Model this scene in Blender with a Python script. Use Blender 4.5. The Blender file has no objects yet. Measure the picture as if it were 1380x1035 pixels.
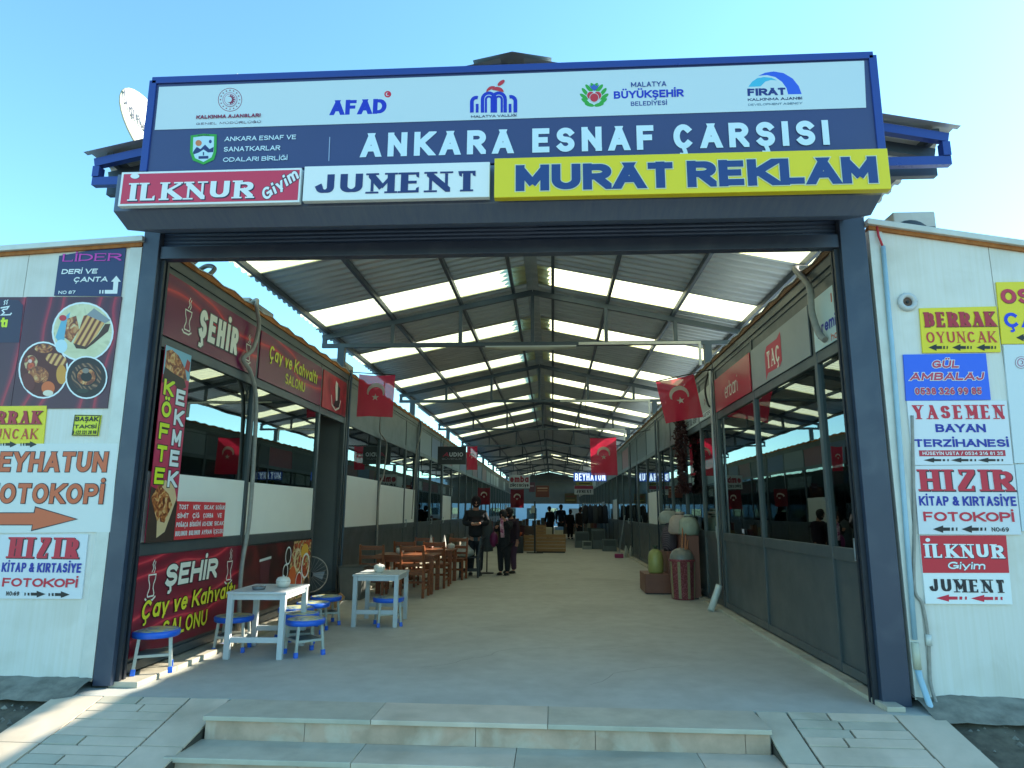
import bpy, bmesh, math, random
from mathutils import Vector, Matrix
R = math.radians
rnd = random.Random(7)
scene = bpy.context.scene
COL = scene.collection

# ------------------------------------------------------------------ camera, sky, sun, exposure
W0, H0, FPX = 1380.0, 1035.0, 900.0
PITCH, YAW, ROLL, EYE = R(10.8), R(3.5), R(0.35), 1.40
FW = Vector((-math.sin(YAW) * math.cos(PITCH), math.cos(YAW) * math.cos(PITCH), math.sin(PITCH)))
_rt = Vector((math.cos(YAW), math.sin(YAW), 0)); _up = _rt.cross(FW)
RT = _rt * math.cos(ROLL) + _up * math.sin(ROLL)
UP = _up * math.cos(ROLL) - _rt * math.sin(ROLL)
CAMO = Vector((0, 0, EYE))
cam = bpy.data.cameras.new('camera'); cam.sensor_width = 36; cam.lens = 36 * FPX / W0
cam.clip_start = 0.05; cam.clip_end = 1500
co = bpy.data.objects.new('camera', cam); COL.objects.link(co)
co.matrix_world = Matrix(((RT.x, UP.x, -FW.x, CAMO.x), (RT.y, UP.y, -FW.y, CAMO.y), (RT.z, UP.z, -FW.z, CAMO.z), (0, 0, 0, 1)))
scene.camera = co
def at(px, py, ax, v):                       # the point of a pixel's sight line on the plane axis = v (surveying the photograph)
    d = FW * FPX + RT * (px - W0 / 2) - UP * (py - H0 / 2)
    return CAMO + d * ((v - CAMO[ax]) / d[ax])

SUN_AZ, SUN_EL = R(65), R(30.6)              # azimuth from +Y towards +X
world = bpy.data.worlds.new('World'); scene.world = world; world.use_nodes = True
nt = world.node_tree; bg = nt.nodes['Background']
sky = nt.nodes.new('ShaderNodeTexSky'); sky.sky_type = 'NISHITA'; sky.sun_disc = False
sky.sun_elevation = SUN_EL; sky.sun_rotation = SUN_AZ
sky.air_density = 1.0; sky.dust_density = 0.3; sky.ozone_density = 1.5
tint = nt.nodes.new('ShaderNodeMix'); tint.data_type = 'RGBA'; tint.blend_type = 'MULTIPLY'; tint.inputs[0].default_value = 1
tint.inputs[7].default_value = (.74, 1.12, 1.12, 1)          # the clear cyan winter sky of the photograph
nt.links.new(sky.outputs[0], tint.inputs[6]); nt.links.new(tint.outputs[2], bg.inputs[0]); bg.inputs[1].default_value = 0.15
sl = bpy.data.lights.new('sun', 'SUN'); sl.energy = 5.0; sl.angle = R(0.5); sl.color = (1, 0.93, 0.80)
so = bpy.data.objects.new('sun', sl); COL.objects.link(so)
sd = Vector((math.sin(SUN_AZ) * math.cos(SUN_EL), math.cos(SUN_AZ) * math.cos(SUN_EL), math.sin(SUN_EL)))
so.rotation_euler = sd.to_track_quat('Z', 'Y').to_euler(); so.location = sd * 60
scene.view_settings.view_transform = 'Standard'; scene.view_settings.look = 'None'
scene.view_settings.gamma = 1; scene.view_settings.exposure = 1.35
scene.render.engine = 'CYCLES'
scene.cycles.max_bounces = 8; scene.cycles.diffuse_bounces = 4; scene.cycles.glossy_bounces = 4
scene.cycles.transparent_max_bounces = 12; scene.cycles.caustics_reflective = False; scene.cycles.caustics_refractive = False
scene.cycles.use_denoising = True
scene.cycles.sample_clamp_indirect = 6

# ------------------------------------------------------------------ materials
def lin(h):
    v = [int(h[i:i + 2], 16) / 255 for i in (0, 2, 4)]
    return tuple((c / 12.92 if c <= 0.04045 else ((c + 0.055) / 1.055) ** 2.4) for c in v)
MATS = {}
def mat(name, hexc, rough=0.6, metal=0.0, var=0.0, scale=6.0, bump=0.0, spec=0.5, stretch=None, hex2=None, dirt=None):
    """principled paint / plastic / wood with procedural variation: var mixes towards a darker (or hex2) tone by noise"""
    if name in MATS: return MATS[name]
    m = bpy.data.materials.new(name); m.use_nodes = True; n = m.node_tree.nodes; l = m.node_tree.links
    b = n['Principled BSDF']; c = lin(hexc)
    b.inputs['Base Color'].default_value = (*c, 1); b.inputs['Roughness'].default_value = rough
    b.inputs['Metallic'].default_value = metal; b.inputs['Specular IOR Level'].default_value = spec
    if var or bump:
        tc = n.new('ShaderNodeTexCoord'); mp = n.new('ShaderNodeMapping'); l.new(tc.outputs['Object'], mp.inputs[0])
        if stretch: mp.inputs['Scale'].default_value = stretch
        nz = n.new('ShaderNodeTexNoise'); nz.inputs['Scale'].default_value = scale; nz.inputs['Detail'].default_value = 6
        nz.inputs['Roughness'].default_value = 0.62
        l.new(mp.outputs[0], nz.inputs[0])
        if var:
            c2 = lin(hex2) if hex2 else tuple(x * 0.5 for x in c)
            rp = n.new('ShaderNodeMapRange'); rp.inputs[1].default_value = 0.35; rp.inputs[2].default_value = 0.7; rp.inputs[4].default_value = var
            l.new(nz.outputs[0], rp.inputs[0])
            mx = n.new('ShaderNodeMix'); mx.data_type = 'RGBA'
            mx.inputs[6].default_value = (*c, 1); mx.inputs[7].default_value = (*c2, 1)
            l.new(rp.outputs[0], mx.inputs[0]); last = mx.outputs[2]
            if dirt:                                             # a second, coarse stain layer: (hex, amount, scale)
                n2 = n.new('ShaderNodeTexNoise'); n2.inputs['Scale'].default_value = dirt[2]; n2.inputs['Detail'].default_value = 8
                n2.inputs['Distortion'].default_value = 0.6
                l.new(tc.outputs['Object'], n2.inputs[0])
                r2 = n.new('ShaderNodeMapRange'); r2.inputs[1].default_value = 0.48; r2.inputs[2].default_value = 0.72; r2.inputs[4].default_value = dirt[1]
                l.new(n2.outputs[0], r2.inputs[0])
                m2 = n.new('ShaderNodeMix'); m2.data_type = 'RGBA'; m2.inputs[7].default_value = (*lin(dirt[0]), 1)
                l.new(last, m2.inputs[6]); l.new(r2.outputs[0], m2.inputs[0]); last = m2.outputs[2]
            l.new(last, b.inputs['Base Color'])
            rr = n.new('ShaderNodeMapRange'); rr.inputs[3].default_value = max(rough - .12, .02); rr.inputs[4].default_value = min(rough + .15, 1)
            l.new(nz.outputs[0], rr.inputs[0]); l.new(rr.outputs[0], b.inputs['Roughness'])
        if bump:
            bp = n.new('ShaderNodeBump'); bp.inputs['Strength'].default_value = bump; bp.inputs['Distance'].default_value = 0.01
            l.new(nz.outputs[0], bp.inputs['Height']); l.new(bp.outputs[0], b.inputs['Normal'])
    MATS[name] = m
    return m
def flat(h, rough=0.45): return mat('print_' + h, h, rough)
def ramp_mat(name, kind, stops, scale, rough=0.4, dist=2.0, rot=(0, 0, 0), bands='DIAGONAL'):
    """printed picture material: wave / noise / voronoi pattern through a colour ramp"""
    if name in MATS: return MATS[name]
    m = bpy.data.materials.new(name); m.use_nodes = True; n = m.node_tree.nodes; l = m.node_tree.links
    b = n['Principled BSDF']; b.inputs['Roughness'].default_value = rough
    tc = n.new('ShaderNodeTexCoord'); mp = n.new('ShaderNodeMapping'); mp.inputs['Rotation'].default_value = rot
    l.new(tc.outputs['Object'], mp.inputs[0])
    if kind == 'wave':
        t = n.new('ShaderNodeTexWave'); t.inputs['Scale'].default_value = scale; t.inputs['Distortion'].default_value = dist; t.inputs['Detail'].default_value = 2
        t.inputs['Detail Scale'].default_value = 0.6
        t.bands_direction = bands; o = t.outputs['Fac']
    elif kind == 'voronoi':
        t = n.new('ShaderNodeTexVoronoi'); t.inputs['Scale'].default_value = scale; o = t.outputs['Distance']
    else:
        t = n.new('ShaderNodeTexNoise'); t.inputs['Scale'].default_value = scale; t.inputs['Detail'].default_value = 5; t.inputs['Distortion'].default_value = dist; o = t.outputs[0]
    l.new(mp.outputs[0], t.inputs['Vector'])
    r = n.new('ShaderNodeValToRGB'); e = r.color_ramp.elements
    while len(e) < len(stops): e.new(0.5)
    for el, (p, h) in zip(e, stops): el.position = p; el.color = (*lin(h), 1)
    l.new(o, r.inputs[0]); l.new(r.outputs[0], b.inputs['Base Color'])
    MATS[name] = m
    return m
def thin_mat(name, hexc, translu=0.6, alpha=0.0, rough=0.5):
    """sheet or cloth that lets light through diffusely"""
    if name in MATS: return MATS[name]
    m = bpy.data.materials.new(name); m.use_nodes = True; n = m.node_tree.nodes; l = m.node_tree.links
    b = n['Principled BSDF']; b.inputs['Base Color'].default_value = (*lin(hexc), 1); b.inputs['Roughness'].default_value = rough
    t = n.new('ShaderNodeBsdfTranslucent'); t.inputs[0].default_value = (*lin(hexc), 1)
    mx = n.new('ShaderNodeMixShader'); mx.inputs[0].default_value = translu
    l.new(b.outputs[0], mx.inputs[1]); l.new(t.outputs[0], mx.inputs[2]); out = mx.outputs[0]
    if alpha:
        tr = n.new('ShaderNodeBsdfTransparent'); m2 = n.new('ShaderNodeMixShader'); m2.inputs[0].default_value = alpha
        l.new(out, m2.inputs[1]); l.new(tr.outputs[0], m2.inputs[2]); out = m2.outputs[0]
    l.new(out, n['Material Output'].inputs[0]); MATS[name] = m
    return m
def glass_mat(name, tint, base_refl=0.08, ior=1.6):
    m = bpy.data.materials.new(name); m.use_nodes = True; n = m.node_tree.nodes; l = m.node_tree.links
    tr = n.new('ShaderNodeBsdfTransparent'); tr.inputs[0].default_value = (*tint, 1)
    g = n.new('ShaderNodeBsdfGlossy'); g.inputs['Roughness'].default_value = 0.012; g.inputs[0].default_value = (0.82, 0.92, 0.92, 1)
    tc = n.new('ShaderNodeTexCoord'); nz = n.new('ShaderNodeTexNoise'); nz.inputs['Scale'].default_value = 0.9
    bp = n.new('ShaderNodeBump'); bp.inputs['Strength'].default_value = 0.05; bp.inputs['Distance'].default_value = 0.03
    l.new(tc.outputs['Object'], nz.inputs[0]); l.new(nz.outputs[0], bp.inputs['Height']); l.new(bp.outputs[0], g.inputs['Normal'])
    f = n.new('ShaderNodeFresnel'); f.inputs[0].default_value = ior
    ad = n.new('ShaderNodeMath'); ad.operation = 'ADD'; ad.use_clamp = True; ad.inputs[1].default_value = base_refl
    l.new(f.outputs[0], ad.inputs[0]); mx = n.new('ShaderNodeMixShader')
    l.new(ad.outputs[0], mx.inputs[0]); l.new(tr.outputs[0], mx.inputs[1]); l.new(g.outputs[0], mx.inputs[2])
    l.new(mx.outputs[0], n['Material Output'].inputs[0]); MATS[name] = m
    return m
def emit_mat(name, hexc, s):
    m = bpy.data.materials.new(name); m.use_nodes = True; b = m.node_tree.nodes['Principled BSDF']
    b.inputs['Base Color'].default_value = (*lin(hexc), 1); b.inputs['Emission Color'].default_value = (*lin(hexc), 1); b.inputs['Emission Strength'].default_value = s
    MATS[name] = m
    return m

ANTH = mat('anthracite_paint', '484f50', 0.36, 0.0, 0.3, 3, 0, hex2='343a3c', dirt=('5a5c56', .25, 2))
NAVY = mat('blue_grey_paint', '364052', 0.38, 0.0, 0.35, 2.5, 0, hex2='2c3545', dirt=('6a7078', .22, 3))
BLUEP = mat('blue_paint', '2f55a8', 0.35, 0.0, 0.2, 3)
BOARDBLUE = mat('board_blue', '3b4672', 0.35, 0.0, 0.12, 1.2)
FRAMEBLUE = mat('frame_blue', '2c4690', 0.3, 0.1, 0.15, 2)
PANELW = mat('sandwich_panel_white', 'dcdbd3', 0.42, 0.0, 0.5, 3.2, 0.06, stretch=(12, 12, .35), hex2='cfcbb8', dirt=('a59b80', .25, 2.5))
TRIMW = mat('white_trim', 'd2d4cc', 0.4, 0.1, 0.4, 5, 0, hex2='b0aea2')
FOAM = mat('orange_foam_edge', 'b3713a', 0.85, 0.0, 0.6, 14, 0.3, hex2='7a4a26')
ROOFM = mat('galvanised_roof', 'c6cecd', 0.4, 0.4, 0.5, 3, 0.05, stretch=(.4, 3, 1), hex2='96a0a2')
SKYL = thin_mat('skylight_sheet', 'f0ecc4', 0.85)
STEEL = mat('truss_steel', '45525c', 0.45, 0.2, 0.3, 4, 0, hex2='353f48')
CONC = mat('concrete_floor', 'b9b8ae', 0.62, 0.0, 0.6, 4.5, 0.14, hex2='a5a499', dirt=('8d8a80', .45, .8))
CONC2 = mat('rough_concrete', '8f8a7c', 0.9, 0.0, 0.8, 7, 0.8, hex2='56544c', dirt=('9a988e', .6, 1.8))
EARTH = mat('earth', '6b6353', 0.95, 0.0, 0.9, 9, 1.0, hex2='3f3a30', dirt=('857c68', .6, 2.2))
MARB = mat('travertine', 'd6c4ae', 0.5, 0.0, 0.6, 3.0, 0.08, hex2='b5a891', dirt=('968a74', .5, 1.7))
MARB2 = mat('travertine_grey', 'c2baa6', 0.5, 0.0, 0.6, 4.0, 0.08, hex2='a39b88', dirt=('857d6c', .5, 2.1))
MARBR = mat('travertine_riser', 'c4a48c', 0.6, 0.0, 0.75, 5.0, 0.12, hex2='97836c', dirt=('d8d0bd', .6, 4))
GLASS = glass_mat('shop_glass', (.46, .54, .54), 0.20, 1.55)
FILM = mat('frosted_film', 'eff0e6', 0.35, 0, .12, 1)
ALU = mat('aluminium', 'aab0b2', 0.4, 0.6, .2, 4)
PVC = mat('pvc_pipe', 'c9cbc4', 0.5, 0, .3, 6)
CONDUIT = mat('grey_conduit', '9a968c', 0.6, 0, .4, 20)
BLACK = mat('black_plastic', '17191c', 0.45, 0, .2, 5)
WHITEP = mat('white_paint', 'c3c8c9', 0.45, 0, .35, 5, .03, hex2='a9adac')
WOOD = mat('stained_wood', '8e4f2a', 0.42, 0, .7, 5, .06, stretch=(1, 9, 9), hex2='5a2c15')
CRATEW = mat('crate_wood', 'a78158', 0.7, 0, .7, 5, .1, stretch=(1, 6, 12), hex2='7c5b3a')
INWALL = mat('interior_wall', '636867', 0.7, 0, .3, 2)
SKIN = mat('skin', 'c08a72', 0.55, 0, .15, 20)

# ------------------------------------------------------------------ mesh helpers
class MB:
    def __init__(s): s.v = []; s.f = []; s.sm = []
    def add(s, vs, fs, smooth=False):
        o = len(s.v); s.v += [tuple(v) for v in vs]; s.f += [tuple(i + o for i in f) for f in fs]; s.sm += [smooth] * len(fs); return s
    def box(s, x0, y0, z0, x1, y1, z1):
        v = [(x, y, z) for z in (z0, z1) for y in (y0, y1) for x in (x0, x1)]
        return s.add(v, [(0, 2, 3, 1), (4, 5, 7, 6), (0, 1, 5, 4), (2, 6, 7, 3), (0, 4, 6, 2), (1, 3, 7, 5)])
    def bar(s, p, q, w, h, up=(0, 0, 1)):
        p, q = Vector(p), Vector(q); d = (q - p).normalized(); u = Vector(up)
        if abs(d.dot(u)) > .99: u = Vector((0, 1, 0))
        a = d.cross(u).normalized() * w / 2; b = a.cross(d).normalized() * h / 2
        v = [e + i * a + j * b for e in (p, q) for i, j in ((-1, -1), (1, -1), (1, 1), (-1, 1))]
        return s.add(v, [(3, 2, 1, 0), (4, 5, 6, 7), (0, 1, 5, 4), (1, 2, 6, 5), (2, 3, 7, 6), (3, 0, 4, 7)])
    def tube(s, pts, r, n=8, cap=True):
        pts = [Vector(p) for p in pts]; rs = r if isinstance(r, (list, tuple)) else [r] * len(pts)
        vs = []; a = None
        for i, p in enumerate(pts):
            d = (pts[min(i + 1, len(pts) - 1)] - pts[max(i - 1, 0)]).normalized()
            if a is None: a = d.orthogonal().normalized()
            a = (a - d * a.dot(d)).normalized(); b = d.cross(a)
            vs += [p + (a * math.cos(2 * math.pi * k / n) + b * math.sin(2 * math.pi * k / n)) * rs[i] for k in range(n)]
        fs = [(i * n + k, i * n + (k + 1) % n, (i + 1) * n + (k + 1) % n, (i + 1) * n + k) for i in range(len(pts) - 1) for k in range(n)]
        s.add(vs, fs, True)
        if cap:
            m = len(s.v) - len(vs); s.f += [tuple(m + k for k in reversed(range(n))), tuple(m + len(vs) - n + k for k in range(n))]; s.sm += [False, False]
        return s
    def cyl(s, c, r, z0, z1, n=20, r2=None):
        return s.tube([(c[0], c[1], z0), (c[0], c[1], z1)], [r, r if r2 is None else r2], n)
    def lathe(s, c, prof, n=24):
        vs = [(c[0] + max(r, .0004) * math.cos(2 * math.pi * k / n), c[1] + max(r, .0004) * math.sin(2 * math.pi * k / n), c[2] + z) for r, z in prof for k in range(n)]
        return s.add(vs, [(i * n + k, i * n + (k + 1) % n, (i + 1) * n + (k + 1) % n, (i + 1) * n + k) for i in range(len(prof) - 1) for k in range(n)], True)
    def poly(s, pts2, n0, n1):                      # a flat outline in local (u, v) with thickness n0..n1
        k = len(pts2)
        vs = [(u, v, n0) for u, v in pts2] + [(u, v, n1) for u, v in pts2]
        fs = [tuple(range(k, 2 * k)), tuple(reversed(range(k)))] + [(i, (i + 1) % k, k + (i + 1) % k, k + i) for i in range(k)]
        return s.add(vs, fs)
    def face(s, pts3): return s.add(pts3, [tuple(range(len(pts3)))])
    def ell(s, c, r, nu=12, nv=8):                  # ellipsoid
        vs = [(c[0] + r[0] * math.sin(math.pi * j / nv) * math.cos(2 * math.pi * i / nu), c[1] + r[1] * math.sin(math.pi * j / nv) * math.sin(2 * math.pi * i / nu), c[2] + r[2] * math.cos(math.pi * j / nv)) for j in range(nv + 1) for i in range(nu)]
        fs = [(j * nu + i, (j + 1) * nu + i, (j + 1) * nu + (i + 1) % nu, j * nu + (i + 1) % nu) for j in range(nv) for i in range(nu)]
        return s.add(vs, fs, True)
    def build(s, name, m, parent=None, bevel=0, mesh_only=False):
        me = bpy.data.meshes.new(name); me.from_pydata(s.v, [], s.f)
        bm = bmesh.new(); bm.from_mesh(me)
        bmesh.ops.remove_doubles(bm, verts=bm.verts, dist=1e-6) if len(s.v) < 20 else None
        bmesh.ops.recalc_face_normals(bm, faces=bm.faces) if bevel or any(s.sm) else None
        bm.to_mesh(me); bm.free()
        if len(me.polygons) == len(s.sm): me.polygons.foreach_set('use_smooth', s.sm)
        if m: me.materials.append(m)
        if mesh_only: return me
        o = bpy.data.objects.new(name, me); COL.objects.link(o)
        if parent: o.parent = parent
        if bevel:
            b = o.modifiers.new('bevel', 'BEVEL'); b.width = bevel; b.segments = 2; b.limit_method = 'ANGLE'
        return o
def tag(o, label, cat, group=None):
    o['label'] = label; o['category'] = cat
    if group: o['group'] = group
    return o
def thing(name, label, cat, loc=(0, 0, 0), rz=0, group=None):
    o = bpy.data.objects.new(name, None); COL.objects.link(o); o.empty_display_size = .1
    o.location = loc; o.rotation_euler = (0, 0, rz)
    return tag(o, label, cat, group)
def structure(o): o['kind'] = 'structure'; return o
def dup(root, loc=None, rz=None, label=None):
    r = root.copy(); COL.objects.link(r)
    if loc is not None: r.location = loc
    if rz is not None: r.rotation_euler = (0, 0, rz)
    if label: r['label'] = label
    for ch in list(root.children):
        c = ch.copy(); COL.objects.link(c); c.parent = r
        for g in list(ch.children):
            d = g.copy(); COL.objects.link(d); d.parent = c
    return r
def arc(cx, cy, rx, ry, a0, a1, n=None):
    n = n or max(4, int(abs(a1 - a0) / 12))
    return [(cx + rx * math.cos(R(a0 + (a1 - a0) * i / n)), cy + ry * math.sin(R(a0 + (a1 - a0) * i / n))) for i in range(n + 1)]

# ------------------------------------------------------------------ lettering: every glyph is a set of pen strokes on a unit box
E_ = arc
GL = {
 'A': (.72, [[(0, 0), (.5, 1)], [(.5, 1), (1, 0)], [(.2, .3), (.8, .3)]]),
 'B': (.64, [[(0, 0), (0, 1)], [(0, 1), (.5, 1)] + E_(.55, .765, .38, .235, 80, -80) + [(.5, .53), (0, .53)], [(.5, .53)] + E_(.6, .265, .4, .265, 80, -80) + [(.5, 0), (0, 0)]]),
 'C': (.68, [E_(.5, .5, .5, .5, 48, 312)]),
 'D': (.70, [[(0, 0), (0, 1)], [(0, 1), (.35, 1)] + E_(.4, .5, .6, .5, 85, -85) + [(.35, 0), (0, 0)]]),
 'E': (.56, [[(0, 0), (0, 1)], [(0, 1), (1, 1)], [(0, .52), (.85, .52)], [(0, 0), (1, 0)]]),
 'F': (.54, [[(0, 0), (0, 1)], [(0, 1), (1, 1)], [(0, .5), (.85, .5)]]),
 'G': (.72, [E_(.5, .5, .5, .5, 48, 318), [(.58, .45), (1, .45), (1, .12)]]),
 'H': (.68, [[(0, 0), (0, 1)], [(1, 0), (1, 1)], [(0, .52), (1, .52)]]),
 'I': (0, [[(.5, 0), (.5, 1)]]),
 'J': (.5, [[(1, 1), (1, .35)] + E_(.5, .32, .5, .32, 0, -165)]),
 'K': (.68, [[(0, 0), (0, 1)], [(1, 1), (.05, .4)], [(.3, .55), (1, 0)]]),
 'L': (.52, [[(0, 1), (0, 0)], [(0, 0), (1, 0)]]),
 'M': (.84, [[(0, 0), (0, 1)], [(0, 1), (.5, .2)], [(.5, .2), (1, 1)], [(1, 1), (1, 0)]]),
 'N': (.70, [[(0, 0), (0, 1)], [(0, 1), (1, 0)], [(1, 0), (1, 1)]]),
 'O': (.76, [E_(.5, .5, .5, .5, 90, 450)]),
 'P': (.62, [[(0, 0), (0, 1)], [(0, 1), (.5, 1)] + E_(.56, .735, .44, .265, 80, -80) + [(.5, .47), (0, .47)]]),
 'R': (.66, [[(0, 0), (0, 1)], [(0, 1), (.5, 1)] + E_(.56, .745, .44, .255, 80, -80) + [(.5, .49), (0, .49)], [(.45, .49), (1, 0)]]),
 'S': (.60, [E_(.5, .755, .48, .245, 30, 265) + E_(.5, .255, .5, .255, 85, -150)]),
 'T': (.60, [[(0, 1), (1, 1)], [(.5, 1), (.5, 0)]]),
 'U': (.68, [[(0, 1), (0, .4)] + E_(.5, .38, .5, .38, 180, 360) + [(1, .4), (1, 1)]]),
 'V': (.70, [[(0, 1), (.5, 0)], [(.5, 0), (1, 1)]]),
 'Y': (.68, [[(0, 1), (.5, .45)], [(1, 1), (.5, .45)], [(.5, .5), (.5, 0)]]),
 'Z': (.60, [[(0, 1), (1, 1)], [(1, 1), (0, 0)], [(0, 0), (1, 0)]]),
 '&': (.74, [[(1, 0), (.22, .72)] + E_(.45, .8, .26, .2, 200, -40) + [(.15, .35)] + E_(.4, .22, .4, .22, 140, 300) + [(.95, .45)]]),
 '/': (.40, [[(0, 0), (1, 1)]]), '-': (.32, [[(0, .45), (1, .45)]]),
 ':': (0, [[(.5, .12), (.5, .16)], [(.5, .56), (.5, .6)]]), '.': (0, [[(.5, 0), (.5, .03)]]),
 '0': (.60, [E_(.5, .5, .5, .5, 90, 450)]), '1': (.34, [[(.1, .78), (.7, 1), (.7, 0)]]),
 '2': (.58, [E_(.5, .72, .48, .28, 165, -30) + [(0, 0)], [(0, 0), (1, 0)]]),
 '3': (.58, [E_(.45, .76, .45, .24, 150, -85) + E_(.45, .27, .53, .27, 85, -150)]),
 '4': (.62, [[(.75, 0), (.75, 1), (0, .28)], [(0, .28), (1, .28)]]),
 '5': (.58, [[(.95, 1), (.12, 1), (.06, .55)] + E_(.45, .32, .53, .32, 120, -150)]),
 '6': (.60, [E_(.5, .3, .5, .3, 0, 360), E_(.75, .35, .75, .65, 180, 90)]),
 '8': (.60, [E_(.5, .76, .42, .24, 0, 360), E_(.5, .27, .5, .27, 0, 360)]),
 '7': (.56, [[(0, 1), (1, 1), (.35, 0)]]), '9': (.60, [E_(.5, .7, .5, .3, 0, 360), E_(.25, .65, .75, .65, 0, -90)]),
 'a': (.50, [[(1, .7), (1, 0)], E_(.5, .35, .5, .35, 0, 360)]), 'b': (.5, [[(0, 1), (0, 0)], E_(.5, .35, .5, .35, 0, 360)]),
 'c': (.46, [E_(.5, .35, .5, .35, 50, 310)]), 'd': (.5, [[(1, 1), (1, 0)], E_(.5, .35, .5, .35, 0, 360)]),
 'e': (.5, [[(0, .36), (1, .36)] + E_(.5, .35, .5, .35, 5, 310)]),
 'g': (.5, [[(1, .7), (1, -.05)] + E_(.5, -.06, .5, .24, 0, -150), E_(.5, .35, .5, .35, 0, 360)]),
 'h': (.5, [[(0, 1), (0, 0)], E_(.5, .38, .5, .32, 180, 0) + [(1, 0)]]),
 'ı': (0, [[(.5, 0), (.5, .7)]]), 'i': (0, [[(.5, 0), (.5, .58)], [(.5, .97), (.5, .99)]]),
 'k': (.5, [[(0, 0), (0, 1)], [(1, .7), (.05, .3)], [(.3, .4), (1, 0)]]), 'l': (0, [[(.5, 0), (.5, 1)]]),
 'm': (.78, [[(0, .7), (0, 0)], E_(.25, .42, .25, .28, 180, 0) + [(.5, 0)], E_(.75, .42, .25, .28, 180, 0) + [(1, 0)]]),
 'n': (.5, [[(0, .7), (0, 0)], E_(.5, .38, .5, .32, 180, 0) + [(1, 0)]]), 'o': (.52, [E_(.5, .35, .5, .35, 90, 450)]),
 'p': (.5, [[(0, .7), (0, -.3)], E_(.5, .35, .5, .35, 0, 360)]), 'r': (.34, [[(0, .7), (0, 0)], E_(.7, .3, .7, .4, 180, 80)]),
 't': (.36, [[(.45, .95), (.45, .12)] + E_(.75, .15, .3, .15, 200, 290), [(0, .68), (1, .68)]]),
 'u': (.5, [[(0, .7), (0, .3)] + E_(.5, .3, .5, .3, 180, 360) + [(1, .3), (1, .7)]]),
 'v': (.5, [[(0, .7), (.5, 0)], [(.5, 0), (1, .7)]]), 'y': (.5, [[(0, .7), (.5, 0)], [(1, .7), (.3, -.3)]]),
 'z': (.46, [[(0, .7), (1, .7)], [(1, .7), (0, 0)], [(0, 0), (1, 0)]]), 's': (.44, [E_(.5, .53, .48, .17, 30, 265) + E_(.5, .18, .5, .18, 85, -150)]),
}
DIA = {'Ç': 'C,', 'Ş': 'S,', 'Ğ': 'G^', 'İ': 'I.', 'Ö': 'O:', 'Ü': 'U:', 'ü': 'u;', 'ç': 'c,', 'ö': 'o;'}
def clip_y(poly, y0, y1):
    for ys, sgn in ((y0, 1), (y1, -1)):
        out = []
        for i in range(len(poly)):
            a, b = poly[i - 1], poly[i]; da, db = (a[1] - ys) * sgn, (b[1] - ys) * sgn
            if (da >= 0) != (db >= 0):
                k = da / (da - db); out.append((a[0] + (b[0] - a[0]) * k, ys))
            if db >= 0: out.append(b)
        poly = out
        if len(poly) < 3: return []
    return poly
def clip_x(q, x0, x1): return [(b, a) for a, b in clip_y([(v, u) for u, v in q], x0, x1)]
def strokes_to_quads(pts, pen, lo, hi, cap, cap2=None):
    """a pen line as quads with mitred joints; pen(dx, dy) gives the half width of a direction"""
    closed = len(pts) > 4 and abs(pts[0][0] - pts[-1][0]) + abs(pts[0][1] - pts[-1][1]) < 1e-4
    P = pts[:-1] if closed else list(pts); n = len(P)
    seg = [(P[(i + 1) % n][0] - P[i][0], P[(i + 1) % n][1] - P[i][1]) for i in range(n if closed else n - 1)]
    seg = [(dx / max(math.hypot(dx, dy), 1e-9), dy / max(math.hypot(dx, dy), 1e-9)) for dx, dy in seg]
    if not closed and (cap or cap2):
        h0, h1 = pen(*seg[0]), pen(*seg[-1])
        P[0] = (P[0][0] - seg[0][0] * h0 * cap, P[0][1] - seg[0][1] * h0 * cap); c2 = cap if cap2 is None else cap2; P[-1] = (P[-1][0] + seg[-1][0] * h1 * c2, P[-1][1] + seg[-1][1] * h1 * c2)
    L, Rr = [], []
    for i in range(n):
        if closed: a, b = seg[i - 1], seg[i]
        else: a, b = seg[max(i - 1, 0)], seg[min(i, n - 2)]
        nx, ny = -(a[1] + b[1]), a[0] + b[0]; m = math.hypot(nx, ny) or 1; nx /= m; ny /= m
        c = max(nx * -a[1] + ny * a[0], .45); h = (pen(*a) + pen(*b)) / 2 / c
        L.append((P[i][0] + nx * h, P[i][1] + ny * h)); Rr.append((P[i][0] - nx * h, P[i][1] - ny * h))
    out = []
    for i in range(n if closed else n - 1):
        j = (i + 1) % n
        q = clip_y([L[i], Rr[i], Rr[j], L[j]], lo, hi)
        if q: out.append(q)
    return out
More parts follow.
